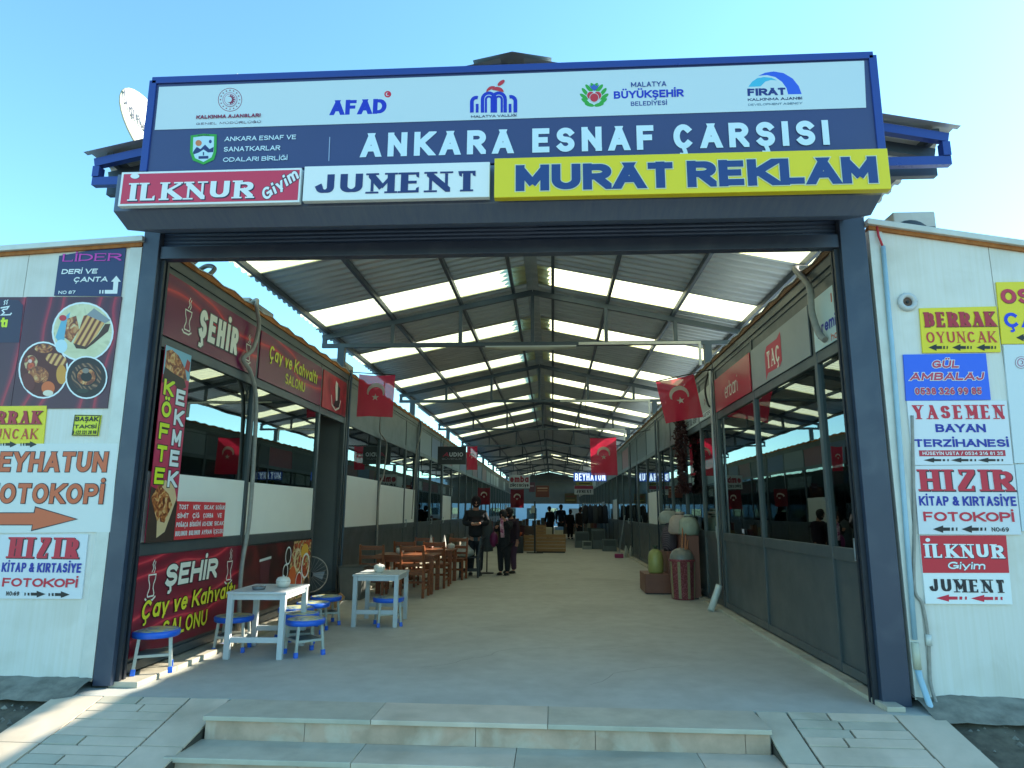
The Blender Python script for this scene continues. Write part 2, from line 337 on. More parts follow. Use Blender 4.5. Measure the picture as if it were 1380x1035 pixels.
def text_quads(s, wid, hgt, t=.17, style='sans', ital=0.0, sp=.13, grow=0.0):
    """quads of a line of text fitted into wid x hgt (cap height); t = pen width in cap heights; grow widens the pen for outlines"""
    T = t
    def pen_sans(dx, dy): return T / 2 + grow
    def pen_serif(dx, dy):
        thin = max(T * .40, .11)
        return (thin + (T - thin) * min(1, abs(dy) * 1.15)) / 2 + grow
    def pen_bold(dx, dy): return (T * .8 + T * .25 * abs(dy)) / 2 + grow
    base = {'serif': pen_serif, 'sans': pen_sans, 'bold': pen_bold}[style]
    gl = []
    for ch in s:
        if ch == ' ': gl.append((.26, None, '', ' ')); continue
        b, mk = (DIA[ch][0], DIA[ch][1]) if ch in DIA else (ch, '')
        w, st = GL.get(b, GL['I']); gl.append((w, st, mk, b))
    S = T * (1.7 if style == 'serif' else 1)
    fixed = sum((0 if g[1] is None else S) for g in gl) + sp * (len(gl) - 1)
    W = wid / hgt
    k = (W - fixed) / max(sum(g[0] for g in gl), .01)
    if k < .25: S *= .6; fixed = sum((0 if g[1] is None else S) for g in gl) + sp * .6 * (len(gl) - 1); sp *= .6; k = max((W - fixed) / max(sum(g[0] for g in gl), .01), .12)
    hwf = .88
    if style == 'serif' and k < .5: S = T * 1.35; hwf = .66; fixed = sum((0 if g[1] is None else S) for g in gl) + sp * (len(gl) - 1); k = (W - fixed) / max(sum(g[0] for g in gl), .01)
    x = 0; quads = []
    for w, st, mk, b in gl:
        wk = w * k
        if st is None: x += wk + sp; continue
        def mp(p): return (x + S / 2 + p[0] * wk if w else x + S / 2, T / 2 + p[1] * (1 - T))
        for ln in st:
            pts = [mp(p) for p in ln]
            straight = len(ln) == 2
            hz = straight and abs(ln[0][1] - ln[1][1]) < .01
            diag = straight and not hz and abs(ln[0][0] - ln[1][0]) > .01
            pen = (lambda dx, dy: T / 2 + grow) if (style == 'serif' and b == 'Z' and diag) else base
            if style == 'serif' and diag and b in 'AVMYKXN' and (pts[1][0] - pts[0][0]) * (pts[1][1] - pts[0][1]) > 0: pen = lambda dx, dy: T * .22 + grow
            if style == 'serif' and b in 'NM' and straight and not diag and not hz and not (b == 'M' and ln[0][0] == 1):
                pen = lambda dx, dy: T * .2 + grow
            under = min(p[1] for p in ln) < -.01
            if style == 'serif' and hz and ln[0][1] in (0, 1):
                dy = (T / 2 - T * .15) * (1 if ln[0][1] else -1); pts = [(px, py + dy) for px, py in pts]
            cp = [1, 1] if not diag else [2.2 if uy in (0, 1, .7) else .2 for ux, uy in ln]
            ex = T * (.5 if b in 'AVYvyK/&' else .02) + grow
            for q in strokes_to_quads(pts, pen, (-.6 if under else 0) - grow, (.72 if b in 'vyz' and diag else 1) + grow, cp[0], cp[1]):
                q = clip_x(q, x + (S - T) / 2 - ex, x + wk + (S + T) / 2 + ex) if diag else q
                if q: quads.append(q)
            if style == 'serif' and straight and not hz:
                for (ux, uy), (gx, gy) in zip(ln, pts):
                    if uy in (0, 1) and not (b == 'Z' or (b == 'A' and uy == 1) or (b == 'V' and uy == 0) or (b == 'M' and ux == .5) or (b == 'N' and uy == 0 and ux == 1) or (b == 'L' and uy == 0)):
                        hw = T * hwf * (1 if not diag else .9); th = T * .26
                        y0, y1 = (0, th) if uy == 0 else (1 - th, 1)
                        quads.append([(gx - hw - grow, y0 - grow), (gx + hw + grow, y0 - grow), (gx + hw + grow, y1 + grow), (gx - hw - grow, y1 + grow)])
            if style == 'serif' and b in 'EFLTZ' and hz:                  # beaks on the arms
                for (ux, uy), (gx, gy) in zip(ln, pts):
                    if (ux == 1 or (b == 'T' and ux == 0) or (b == 'Z' and ((ux == 0) == (uy == 1)))) and uy in (0, 1):
                        s2 = 1 if uy == 0 else -1; e = 0 if uy == 0 else 1
                        quads.append([(gx - T * .25 - grow, e - s2 * grow), (gx + T * .25 + grow, e - s2 * grow), (gx + T * .25 + grow, e + s2 * .28), (gx - T * .1, e + s2 * .22)][:: s2])
        xc = x + S / 2 + (wk / 2 if w else 0); d = T * .55 + grow; low = b in 'uoci'
        top = .76 if low else 1.0
        def dot(cx, cy): quads.append([(cx + d * math.cos(R(a)), cy + d * math.sin(R(a))) for a in range(0, 360, 45)])
        if mk == '.': dot(xc, top + T * .55 + .06)
        if mk in ':;':
            if mk: dot(xc - .15, top + T * .5 + .08); dot(xc + .15, top + T * .5 + .08)
        if mk == '^': quads += strokes_to_quads([(xc + .17 * math.cos(R(a)), top + .22 + .13 * math.sin(R(a))) for a in range(180, 361, 30)], lambda dx, dy: T * .3 + grow, -1, 2, 0)
        if mk == ',': quads += strokes_to_quads([(xc, .02), (xc + .04, -.1), (xc + .06, -.18), (xc - .02, -.25), (xc - .12, -.24)], lambda dx, dy: T * .32 + grow, -1, 2, .5)
        x += wk + S + sp
    sc = wid / max(x - sp, 1e-6)
    return [[(u * sc + ital * v * hgt, v * hgt) for u, v in q] for q in quads]

# ------------------------------------------------------------------ boards and printed posters: local x = along, y = up, z = out of the wall
BASIS = {'F': (Vector((1, 0, 0)), Vector((0, 0, 1)), Vector((0, -1, 0))),
         'L': (Vector((0, 1, 0)), Vector((0, 0, 1)), Vector((1, 0, 0))),
         'R': (Vector((0, -1, 0)), Vector((0, 0, 1)), Vector((-1, 0, 0)))}
AXV = {'F': 1, 'L': 0, 'R': 0}
class Board:
    def __init__(s, name, label, cat, wall, val, th=.012, group=None):
        s.wall, s.val, s.th, s.lv, s.parts = wall, val, th, 0, {}
        s.name, s.meta = name, (label, cat, group); s.root = None
    def uv(s, p):
        q = at(p[0], p[1], AXV[s.wall], s.val - 0 if s.wall == 'F' else s.val)
        return {'F': q.x, 'L': q.y, 'R': -q.y}[s.wall], q.z
    def board(s, pts, m, px=True, n0=0.0, bevel=0):
        P = [s.uv(p) for p in pts] if px else list(pts)
        s.o = (sum(p[0] for p in P) / len(P), min(p[1] for p in P))
        U, V, N = BASIS[s.wall]
        mb = MB().poly([(u - s.o[0], v - s.o[1]) for u, v in P], n0, s.th)
        s.root = mb.build(s.name, m, None, bevel)
        org = U * s.o[0] + V * s.o[1] + (Vector((0, s.val, 0)) if s.wall == 'F' else Vector((s.val, 0, 0)))
        s.root.matrix_world = Matrix(((U.x, V.x, N.x, org.x), (U.y, V.y, N.y, org.y), (U.z, V.z, N.z, org.z), (0, 0, 0, 1)))
        tag(s.root, *s.meta); s.z = s.th + .002
        return s
    def rect(s, bl, tr, m, bevel=0):
        (u0, v0), (u1, v1) = s.uv(bl), s.uv(tr)
        return s.board([(u0, v0), (u1, v0), (u1, v1), (u0, v1)], m, False, 0, bevel)
    def _mb(s, part, m):
        return s.parts.setdefault((part, m.name), (MB(), m))[0]
    def flatq(s, part, m, quads, step=.00002):
        mb = s._mb(part, m)
        for q in quads:
            s.z += step if len(quads) < 300 else step / 2
            mb.face([(u, v, s.z) for u, v in q])
        s.z += .00015
    def shape(s, pts, m, part='picture', px=True):
        P = [s.uv(p) for p in pts] if px else pts
        s.flatq(part, m, [[(u - s.o[0], v - s.o[1]) for u, v in P]])
        if part == 'panel': s.zb = s.z
        return s
    def fill(s, bl, tr, m, part='panel'):
        (u0, v0), (u1, v1) = s.uv(bl), s.uv(tr)
        return s.shape([(u0, v0), (u1, v0), (u1, v1), (u0, v1)], m, part, False)
    def disc(s, c, rx, ry, m, part='picture', a0=0, a1=360, tilt=0, seg=None):    # ellipse given in photo pixels round c
        pts = [(c[0] + rx * math.cos(R(a)) * math.cos(R(tilt)) - ry * math.sin(R(a)) * math.sin(R(tilt)), c[1] - (rx * math.cos(R(a)) * math.sin(R(tilt)) + ry * math.sin(R(a)) * math.cos(R(tilt)))) for a in [a0 + (a1 - a0) * i / (seg or 28) for i in range((seg or 28) + (0 if a1 - a0 >= 360 else 1))]]
        return s.shape(pts, m, part)
    def line(s, pts, w, m, part='picture', px=True):                      # pen line, width in metres
        P = [s.uv(p) for p in pts] if px else pts
        P = [(u - s.o[0], v - s.o[1]) for u, v in P]
        s.flatq(part, m, strokes_to_quads(P, lambda dx, dy: w / 2, -99, 99, 0)); return s
    def text(s, st, bl, tr, m, part='lettering', rot=0, outline=None, px=True, **k):
        (u0, v0), (u1, v1) = (s.uv(bl), s.uv(tr)) if px else (bl, tr)
        w, h = abs(u1 - u0), v1 - v0
        def place(q):
            if rot:
                c, sn = math.cos(R(rot)), math.sin(R(rot)); q = [((u - w / 2) * c - (v - h / 2) * sn + w / 2, (u - w / 2) * sn + (v - h / 2) * c + h / 2) for u, v in q]
            return [(u + u0 - s.o[0], v + v0 - s.o[1]) for u, v in q]
        z_ = s.z
        if outline:
            om, g, sh = outline if len(outline) == 3 else (*outline, (0, 0))
            s.flatq('outline', om, [[(u + sh[0] * h, v + sh[1] * h) for u, v in place(q)] for q in text_quads(st, w, h, grow=g, **k)])
        s.flatq(part, m, [place(q) for q in text_quads(st, w, h, **k)]); s.z = getattr(s, 'zb', z_); return s
    def arrow(s, x0, x1, y, h, m):                                        # tip at x1, dashes behind the shaft; h in px
        d = x1 - x0; tip = x0 + d
        s.shape([(x0 + d * .30, y - h * .22), (x0 + d * .58, y - h * .22), (x0 + d * .58, y - h * .5), (tip, y), (x0 + d * .58, y + h * .5), (x0 + d * .58, y + h * .22), (x0 + d * .30, y + h * .22)], m, 'arrow')
        s.shape([(x0 + d * .15, y - h * .22), (x0 + d * .24, y - h * .22), (x0 + d * .24, y + h * .22), (x0 + d * .15, y + h * .22)], m, 'arrow')
        s.shape([(x0, y - h * .22), (x0 + d * .06, y - h * .22), (x0 + d * .06, y + h * .22), (x0, y + h * .22)], m, 'arrow'); return s
    def done(s):
        for (part, _), (mb, m) in s.parts.items(): mb.build(part, m, s.root)
        return s.root

# ------------------------------------------------------------------ the ground, steps and ramps
FY = 5.46                                         # facade plane of the end walls
XL, XR = -3.55, 2.50                              # shop fronts along the arcade
def grid(x0, x1, y0, y1, nx, ny, zf):
    vs = [(x0 + (x1 - x0) * i / nx, y0 + (y1 - y0) * j / ny) for j in range(ny + 1) for i in range(nx + 1)]
    return MB().add([(x, y, zf(x, y)) for x, y in vs], [(j * (nx + 1) + i, j * (nx + 1) + i + 1, (j + 1) * (nx + 1) + i + 1, (j + 1) * (nx + 1) + i) for j in range(ny) for i in range(nx)], True)
from mathutils import noise as mnoise
def nz(x, y, s=1.0): return mnoise.noise(Vector((x * s, y * s, 3.1)))
structure(MB().face([(-400, -400, -.50), (400, -400, -.50), (400, 400, -.50), (-400, 400, -.50)]).build('ground', CONC2))
structure(MB().box(XL - 6, 5.25, -.45, XR + 6, 66, 0).build('arcade_floor', CONC))
def bank(x, y):
    t = max(0, min(1, (5.27 - y) / 2.2))
    return -.03 - .44 * t ** .8 + .05 * nz(x, y, 2.2) * min(1, t * 4) + .02 * nz(x, y, 9)
structure(grid(-9, -3.76, 2.6, 5.3, 70, 40, bank).build('earth_bank', EARTH))
structure(grid(2.72, 8, 2.6, 5.3, 70, 40, bank).build('earth_bank', EARTH))
for x0, x1 in ((-9.5, -3.66), (2.66, 8.5)):       # cement fillet under the end walls
    structure(grid(x0, x1, 5.16, 5.50, 90, 5, lambda x, y: .085 - .11 * ((5.5 - y) / .34) ** 1.5 + .014 * nz(x, y, 5) + .01 * nz(x, y, 17)).build('cement_fillet', CONC2))
# ramps either side of the steps
SL = .218
def ramp(xa, xb, rows, border, name):
    mbs = {0: MB(), 1: MB()}
    y = 5.25; k = 0
    tiles = []
    (b0, b1), (c0, c1), (d0, d1) = border
    for (p, q, ln) in ((b0, b1, .62), (d0, d1, .62)):
        yy = 5.25
        while yy > 3.0:
            y2 = max(yy - ln, 3.0); tiles.append((p, q, y2, yy)); yy = y2
    yy = 5.25
    while yy > 3.0:
        h = .105; y2 = max(yy - h, 3.0); xs = c0 + (c1 - c0) * rnd.uniform(.35, .7)
        tiles += [(c0, xs, y2, yy), (xs, c1, y2, yy)] if rnd.random() < .3 else [(c0, c1, y2, yy)]; yy = y2
    for (p, q, ya, yb) in tiles:
        g = .008; za, zb = -(5.25 - ya) * SL, -(5.25 - yb) * SL; dz = rnd.uniform(-.003, .003)
        v = [(p + g, ya + g, za + dz), (q - g, ya + g, za + dz), (q - g, yb - g, zb + dz), (p + g, yb - g, zb + dz)]
        v += [(x, yv, z - .03) for x, yv, z in v]
        mbs[rnd.random() < .45].add(v, [(0, 1, 2, 3), (0, 4, 5, 1), (1, 5, 6, 2), (2, 6, 7, 3), (3, 7, 4, 0)])
    o = structure(mbs[0].build(name, MARB)); mbs[1].build('slab', MARB2, o)
    bed = MB(); bed.add([(xa, 3.0, -.505), (xb, 3.0, -.505), (xb, 5.25, -.016), (xa, 5.25, -.016), (xa, 3.0, -.52), (xb, 3.0, -.52), (xb, 5.25, -.52), (xa, 5.25, -.52)],
                        [(0, 1, 2, 3), (0, 3, 7, 4), (1, 5, 6, 2), (3, 2, 6, 7), (0, 4, 5, 1)]); bed.build('mortar_bed', mat('dark_mortar', '4b463c', .95, 0, .5, 8), o)
ramp(-3.80, -2.43, 0, ((-3.80, -3.42), (-3.42, -2.74), (-2.74, -2.43)), 'ramp')
ramp(1.44, 2.74, 0, ((1.44, 1.66), (1.66, 2.40), (2.40, 2.74)), 'ramp')
# marble steps between the ramps: treads with a nosing over set-back risers
def step(z, yb, yf, x0, x1, name):
    o = None; x = x0; cuts = [x0]
    while x < x1 - .5: x += rnd.uniform(.75, 1.6); cuts.append(min(x, x1))
    if cuts[-1] < x1: cuts[-1] = x1
    tr = MB(); ri = MB(); tr2 = MB()
    for i, (a, b) in enumerate(zip(cuts, cuts[1:])):
        (tr if i % 2 else tr2).box(a + .002, yf, z - .032, b - .002, yb, z + rnd.uniform(-.0015, .0015))
    xx = x0 + .01
    while xx < x1 - .02:
        b = min(xx + rnd.uniform(.7, 1.3), x1 - .01); ri.box(xx + .002, yf + .03, z - .16, b - .002, yf + .06, z - .034); xx = b
    o = structure(tr.build(name, MARB, None, .004)); tr2.build('tread', MARB2, o, .004); ri.build('riser', MARBR, o)
step(.002, 5.25, 4.82, -2.42, 1.43, 'step'); step(-.158, 4.86, 4.50, -2.5, 1.5, 'step'); step(-.318, 4.54, 4.16, -2.6, 1.6, 'step')
structure(MB().box(-2.42, 4.87, -.5, 1.43, 5.24, -.034).build('step_core', CONC2))
# thin kerbs along the shop fronts
k = MB(); y = 5.48
while y < 30:
    L_ = .58 if y < 5.5 else rnd.uniform(1.0, 2.0); k.box(XL + .0, y + .003, 0.0, XL + .24, y + L_ - .003, .045); y += L_
structure(k.build('kerb', MARB2, None, .005))
k = MB(); y = 5.3
while y < 30:
    L_ = rnd.uniform(.22, .5); k.box(XR - .11, y + .003, 0.0, XR + .02, y + L_ - .003, .035 + rnd.uniform(-.003, .003)); y += L_
structure(k.build('kerb', MARB2, None, .004))

# ------------------------------------------------------------------ steel roof over the arcade
RX, RZ, RS = -0.33, 5.15, 0.2135                    # ridge position, height, slope
EL, ER = -4.02, 3.27                              # eaves
def rz_(x): return RZ - RS * abs(x - RX)
roof = thing('arcade_roof', 'steel truss gable roof of corrugated sheets and skylights over the arcade', 'roof', (0, 0, 0))
def sheet(y0, y1, side, dz=0.0, xin=.10, ext=0.0):
    """one corrugated sheet: trapezoid ribs across the slope"""
    prof = []; y = y0
    while y < y1 - .01:
        p = min(.19, y1 - y)
        prof += [(y, 0), (y + p * .30, 0), (y + p * .45, .036), (y + p * .85, .036), (y + p, 0)]; y += p
    xe = (EL - ext if side < 0 else ER + ext); xr = RX + side * xin
    n = 6; vs = []
    for i in range(n + 1):
        x = xr + (xe - xr) * i / n
        vs += [(x, py, rz_(x) + pz + dz + .10 + .004 * nz(x * 2, py * 1.5)) for py, pz in prof]
    m = len(prof)
    return MB().add(vs, [(i * m + j, i * m + j + 1, (i + 1) * m + j + 1, (i + 1) * m + j) for i in range(n) for j in range(m - 1)])
SKY0, SKP, SKW = 7.07, 2.9, .97
yy = 5.16; spans = []
sk = [SKY0 + SKP * i for i in range(8)] + [42.0, 44.9, 47.8, 60.5, 62.2]
for s0 in sk:
    while s0 - yy > 3.4: spans.append((yy, yy + 2.9, 0)); yy += 2.9
    a_, w_ = (s0 + .08, SKW + .19) if s0 == sk[0] else (s0, SKW)          # the first sheet by the entrance is wider
    spans.append((yy, a_, 0)); spans.append((a_, a_ + w_, 1)); yy = a_ + w_
spans.append((yy, 66, 0))
for (a, b, isk) in spans:
    for side in (-1, 1):
        o = sheet(a - (.06 if not isk else .0), b + (.06 if not isk else 0), side, .012 if isk else 0, .10, rnd.uniform(0, .05)).build('skylight' if isk else 'roof_sheet', SKYL if isk else ROOFM, roof)
cap = MB(); n = int(61 / .19)
vs = []
for i in range(n + 1):
    y = 5.13 + i * .19
    for dx in (-.34, 0, .34): vs.append((RX + dx, y, RZ + .162 - abs(dx) * RS + (.022 if i % 2 else 0)))
cap.add(vs, [(i * 3 + j, i * 3 + j + 1, i * 3 + 4 + j, i * 3 + 3 + j) for i in range(n) for j in (0, 1)]); cap.build('ridge_cap', mat('ridge_metal', 'a3b0b6', .4, .3, .3, 4), roof)
for x in (EL + .14, -2.75, -1.57, -.66, .02, .95, 2.05, ER - .12):
    MB().bar((x, 5.18, rz_(x) + .055), (x, 65.9, rz_(x) + .055), .05, .08).build('purlin', STEEL, roof)
ZC = 4.20
tr0 = bpy.data.objects.new('truss', None); COL.objects.link(tr0); tr0.parent = roof
MB().bar((EL + .04, 0, ZC), (ER - .06, 0, ZC), .06, .07).build('bottom_chord', STEEL, tr0)
for s, xe in ((-1, EL + .04), (1, ER - .06)):
    MB().bar((xe, 0, rz_(xe) - .03), (RX, 0, RZ - .03), .06, .09).build('rafter', STEEL, tr0)
for x in (-2.75, -1.57, RX, .92, 2.08):
    MB().box(x - .03, -.028, ZC + .035, x + .03, .028, rz_(x) - .07).build('web', STEEL, tr0)
for x in (EL + .08, ER - .1):
    MB().box(x - .035, -.029, ZC + .034, x + .035, .029, rz_(x) - .06).build('web', STEEL, tr0)
for i, y in enumerate([5.36, 11.05, 17.0, 23.0, 29.0, 35.0, 41.0, 47.0, 53.0, 59.0, 65.0]):
    t = tr0 if i == 0 else tr0.copy()
    if i:
        COL.objects.link(t)
        for g in tr0.children: d = g.copy(); COL.objects.link(d); d.parent = t
    t.location = (0, y, 0)
    for x in (XL - .08, XR + .10) if y > 6 else ():
        MB().box(x - .06, y - .05, 3.50, x + .06, y + .05, ZC - .034).build('column', STEEL, roof)
# blue painted gable piece seen either side of the sign
for s, xe in ((-1, EL + .02), (1, ER - .04)):
    g = MB().bar((xe, 5.19, ZC + .01), (xe - s * .75, 5.19, ZC + .01), .06, .075)
    g.bar((xe, 5.19, rz_(xe) + .02), (xe - s * .75, 5.19, rz_(xe - s * .75) + .02), .06, .075); g.box(min(xe, xe - s * .06), 5.15, ZC + .05, max(xe, xe - s * .06), 5.225, rz_(xe) - .02)
    g.build('gable_beam', FRAMEBLUE, roof)

# ------------------------------------------------------------------ shops (prefabricated units) along both sides
def shop(side, cuts, label, doors=(), films={}, fascia_skip=(), deep=3.2, topz=3.62, signs={}, end_wall=False, name='shop_unit'):
    """side 'L'/'R'; cuts = mullion positions along Y; doors = bay numbers; films = {bay: (z0, z1)}"""
    X = XL if side == 'L' else XR; d = -1 if side == 'L' else 1          # d points into the shop
    y0, y1 = cuts[0], cuts[-1]
    root = thing(name, label, 'shop', (X, (y0 + y1) / 2, 0), 0, 'shop units along the arcade'); oy = (y0 + y1) / 2
    def bx(mb, xa, ya, za, xb, yb, zb): return mb.box(min(d * xa, d * xb), ya - oy, za, max(d * xa, d * xb), yb - oy, zb)
    fr = MB(); zs, zt = 1.02, (2.86 if side == 'L' else 2.79)
    if side == 'R': topz = 3.585
    for i, c in enumerate(cuts):
        a = c + (.0 if i == 0 else -.035); b = c + (.0 if i == len(cuts) - 1 else .035)
        if i == 0: b = c + .07
        if i == len(cuts) - 1: a = c - .07
        bx(fr, 0, a, .05, .07, b, topz)
    inner = []
    for i in range(len(cuts) - 1):
        a = cuts[i] + (.07 if i == 0 else .035); b = cuts[i + 1] - (.07 if i == len(cuts) - 2 else .035); inner.append((a, b))
        bx(fr, .004, a, zt, .066, b, zt + .10); bx(fr, .004, a, topz - .06, .066, b, topz)
        bx(fr, .004, a, .05, .066, b, .13)
        if not (i in doors and doors[i] == 'open'): bx(fr, .004, a, zs - .02, .066, b, zs + .09)
    fr.build('frame', ANTH, root, .004)
    for i, (a, b) in enumerate(inner):
        if i in doors and doors[i] == 'open': pass
        else:
            p = MB(); bx(p, .028, a, zs + .09, .036, b, zt); p.build('window', GLASS, root)
        if not (i in doors and doors[i] == 'open'): kp = MB(); bx(kp, .024, a, .13, .044, b, zs - .02); kp.build('kick_panel', ANTH, root)
        if i in doors and doors[i] != 'open':
            h = MB(); bx(h, -.045, a + .05, 1.02, -.03, a + .07, 1.20); bx(h, -.045, a + .05, 1.03, .0, a + .07, 1.05); bx(h, -.045, a + .05, 1.17, .0, a + .07, 1.19)
            h.build('door_handle', ALU, root, .003)
        if i in films:
            f = MB(); bx(f, .018, a + .005, zs + .095, .022, b - .005, films[i]); f.build('window_film', FILM, root)
        sm = signs.get(i, ANTH)
        s_ = MB(); bx(s_, .014, a, zt + .10, .05, b, topz - .06); s_.build('sign_panel', sm, root)
    w = MB(); bx(w, deep, y0, .05, deep + .05, y1, topz - .03); bx(w, .07, y0 + .001, .05, deep, y0 + .045, topz - .03); bx(w, .07, y1 - .045, .05, deep, y1 - .001, topz - .03)
    bx(w, .07, y0 + .05, topz - .09, deep, y1 - .05, topz - .04)
    w.build('wall', INWALL, root)
    fa = MB(); bx(fa, -.012, y0 + .001, topz, .08, y1 - .001, topz + .10); fa.build('fascia', ANTH, root, .004)
    # roof of foam-filled sheet: foam edge along the arcade, ribbed metal skin on top
    n = max(2, int((y1 - y0) / .25)); vs = []; ve = []
    for j in range(n + 1):
        yy = y0 + .002 + (y1 - y0 - .004) * j / n - oy; rib = .03 if j % 2 else 0
        for (xa, zz) in ((-.04, topz + .132 + rib), (-.04, topz + .142 + rib), (deep + .2, topz - .09 + rib), (deep + .2, topz - .10 + rib)): vs.append((d * xa, yy, zz))
        for (xa, zz) in ((-.03, topz + .101), (-.03, topz + .130 + rib), (.15, topz + .118 + rib), (.15, topz + .101)): ve.append((d * xa, yy, zz))
    fs = [(j * 4 + k, (j + 1) * 4 + k, (j + 1) * 4 + (k + 1) % 4, j * 4 + (k + 1) % 4) for j in range(n) for k in range(4)]
    rf = MB().add(vs, fs).build('roof', ALU, root); MB().add(ve, fs).build('foam_edge', FOAM if side == 'L' else mat('foam_edge_brown', '7d5a3c', .85, 0, .6, 14, .3), rf)
    return root, oy, bx
L1 = shop('L', [5.62, 7.66, 9.93, 11.22], 'dark framed tea shop at the entrance with frosted lower panes and maroon fascia signs', doors={2: 'open'}, films={0: 1.73, 1: 1.72}, name='shop_unit')
L2 = shop('L', [11.28, 13.63, 16.08, 17.42], 'dark framed shop with tall frosted panes behind the wooden chairs', doors={2: 1}, films={0: 2.0, 1: 1.93, 2: 1.93})
R1 = shop('R', [5.64, 6.36, 8.36, 10.30], 'dark glass shop by the entrance with silver and red fascia panels', doors={0: 1})
R2 = shop('R', [10.36, 11.45, 12.9, 14.4, 16.0], 'dark glass shop behind the sacks and the striped bin', doors={0: 1})
sgn = [mat('fascia_grey', '6d7478', .4), mat('fascia_maroon', '7a2f3c', .4), mat('fascia_dark', '33383d', .4), mat('fascia_white', 'a9aeae', .4), mat('fascia_blue', '44567a', .4)]
def more(side, y, ymax, words):
    i = 0
    while y < ymax:
        n = rnd.choice((2, 3, 3)); w = rnd.uniform(1.9, 2.4); cuts = [y + w * k for k in range(n + 1)]
        shop(side, cuts, words[i], signs={k: rnd.choice(sgn) for k in range(n)}, doors={rnd.randrange(n): 1}, films=({0: 1.9} if rnd.random() < .25 else {})); y = cuts[-1] + .06; i += 1
ordn = ['third', 'fourth', 'fifth', 'sixth', 'seventh', 'eighth', 'ninth', 'tenth', 'eleventh', 'twelfth', 'thirteenth', 'fourteenth', 'fifteenth', 'sixteenth']
more('L', 17.5, 60, ['%s dark framed shop from the entrance along the wall with the wooden tables' % o for o in ordn])
more('R', 16.06, 60, ['%s dark framed shop from the entrance along the wall with the sacks' % o for o in ordn])

# white sandwich-panel end walls facing the steps (each a wall of its own)
def end_wall(xi, xo, zi, zo, label, joints, yb):
    root = thing('end_wall', label, 'wall', (xi, FY, 0))
    s = 1 if xo > xi else -1; xs = [xi] + joints + [xo]
    def zt(x): return zi + (zo - zi) * (x - xi) / (xo - xi)
    for a, b in zip(xs, xs[1:]):
        g = .003 * s
        q = [(a + g - xi, zb) for zb in (.06,)] ; pts = [(a + g - xi, .06), (b - g - xi, .06), (b - g - xi, zt(b) - .09), (a + g - xi, zt(a) - .09)]
        if s < 0: pts = pts[::-1]
        mb = MB(); vs = [(u, 0, v) for u, v in pts] + [(u, .06, v) for u, v in pts]
        mb.add(vs, [(0, 1, 2, 3), (7, 6, 5, 4), (0, 4, 5, 1), (1, 5, 6, 2), (2, 6, 7, 3), (3, 7, 4, 0)]); mb.build('wall_panel', PANELW, root)
        for zz in (.5, 1.7, 2.9):
            if zz < zt(b) - .2: MB().tube([(a + .05 * s - xi, 0, zz), (a + .05 * s - xi, -.006, zz)], .009, 8).build('screw', ALU, root)
    t = MB(); L_ = abs(xo - xi)
    t.bar((-.02 * s, -.012, zi - .03), (xo - xi, -.012, zo - .03), .09, .05)
    t.build('roof_trim', TRIMW, root, .004)
    f = MB().bar((-.0 * s, .012, zi - .075), (xo - xi, .012, zo - .075), .07, .035); f.build('foam_edge', FOAM, root)
    c = MB().box(min(0, .11 * s), -.012, .05, max(0, .11 * s), -.001, zi - .10); c.build('corner_trim', TRIMW, root, .003)
    return root
WL = end_wall(-3.665, -9.0, 3.81, 3.52, 'white panel end wall carrying the food poster and the orange lettered sign', [-4.73, -5.85, -6.97, -8.0], 0)
WR = end_wall(2.665, 7.6, 3.84, 2.95, 'white panel end wall carrying the column of arrow signs', [3.62, 4.7, 5.8], 0)

# ------------------------------------------------------------------ entrance portal with its roller shutter housing
por = thing('entrance_portal', 'blue grey steel portal framing the arcade entrance with a rolled-up shutter', 'portal', (0, FY, 0))
MB().box(-3.655, -.02, 0.02, -3.505, .14, 3.86).build('post', NAVY, por, .005)
MB().box(2.425, -.02, 0.0, 2.635, .14, 3.86).build('post', NAVY, por, .005)
for x0, x1 in ((-3.503, -3.47), (2.385, 2.423)):
    m_ = MB(); m_.box(x0, .03, 0.0, x1, .06, 3.60); m_.box(x0, .09, 0.0, x1, .12, 3.60); m_.build('guide_rail', mat('rail_dark', '2b3038', .5, .3, .3, 5), por)
MB().box(-3.503, .005, 3.603, 2.423, .10, 3.72).build('lintel', NAVY, por, .004)
sh = MB()
for i in range(4): sh.tube([(-3.5, .055, 3.735 + i * .036), (2.42, .055, 3.735 + i * .036)], .021, 8)
sh.build('shutter_slats', mat('shutter_slat', '4b5a72', .4, .3, .3, 3), por)
MB().box(-3.49, .15, 3.70, 2.42, .18, 4.12).box(2.424, .0, 3.862, 2.45, .18, 4.12).box(-3.53, .0, 3.862, -3.504, .18, 4.12).build('shutter_light_block', NAVY, por)  # unseen boards added behind and beside the slats to block stray sun
hs = MB()
pr = [(4.79 - FY, 4.06), (4.79 - FY, 3.74), (4.985 - FY, 3.665), (5.43 - FY, 3.83), (5.43 - FY, 4.08), (4.93 - FY, 4.08)]
hx0, hx1 = -3.50, 2.47
vs = [(x, y, z) for x in (hx0, hx1) for y, z in pr]; m = len(pr)
hs.add(vs, [tuple(range(m)), tuple(range(2 * m - 1, m - 1, -1))] + [(i, (i + 1) % m, m + (i + 1) % m, m + i) for i in range(m)])
hs.build('shutter_housing', mat('housing_paint', '55627c', .45, 0, .5, 4, 0, stretch=(6, 1, .6), hex2='6d7884'), por, .006)

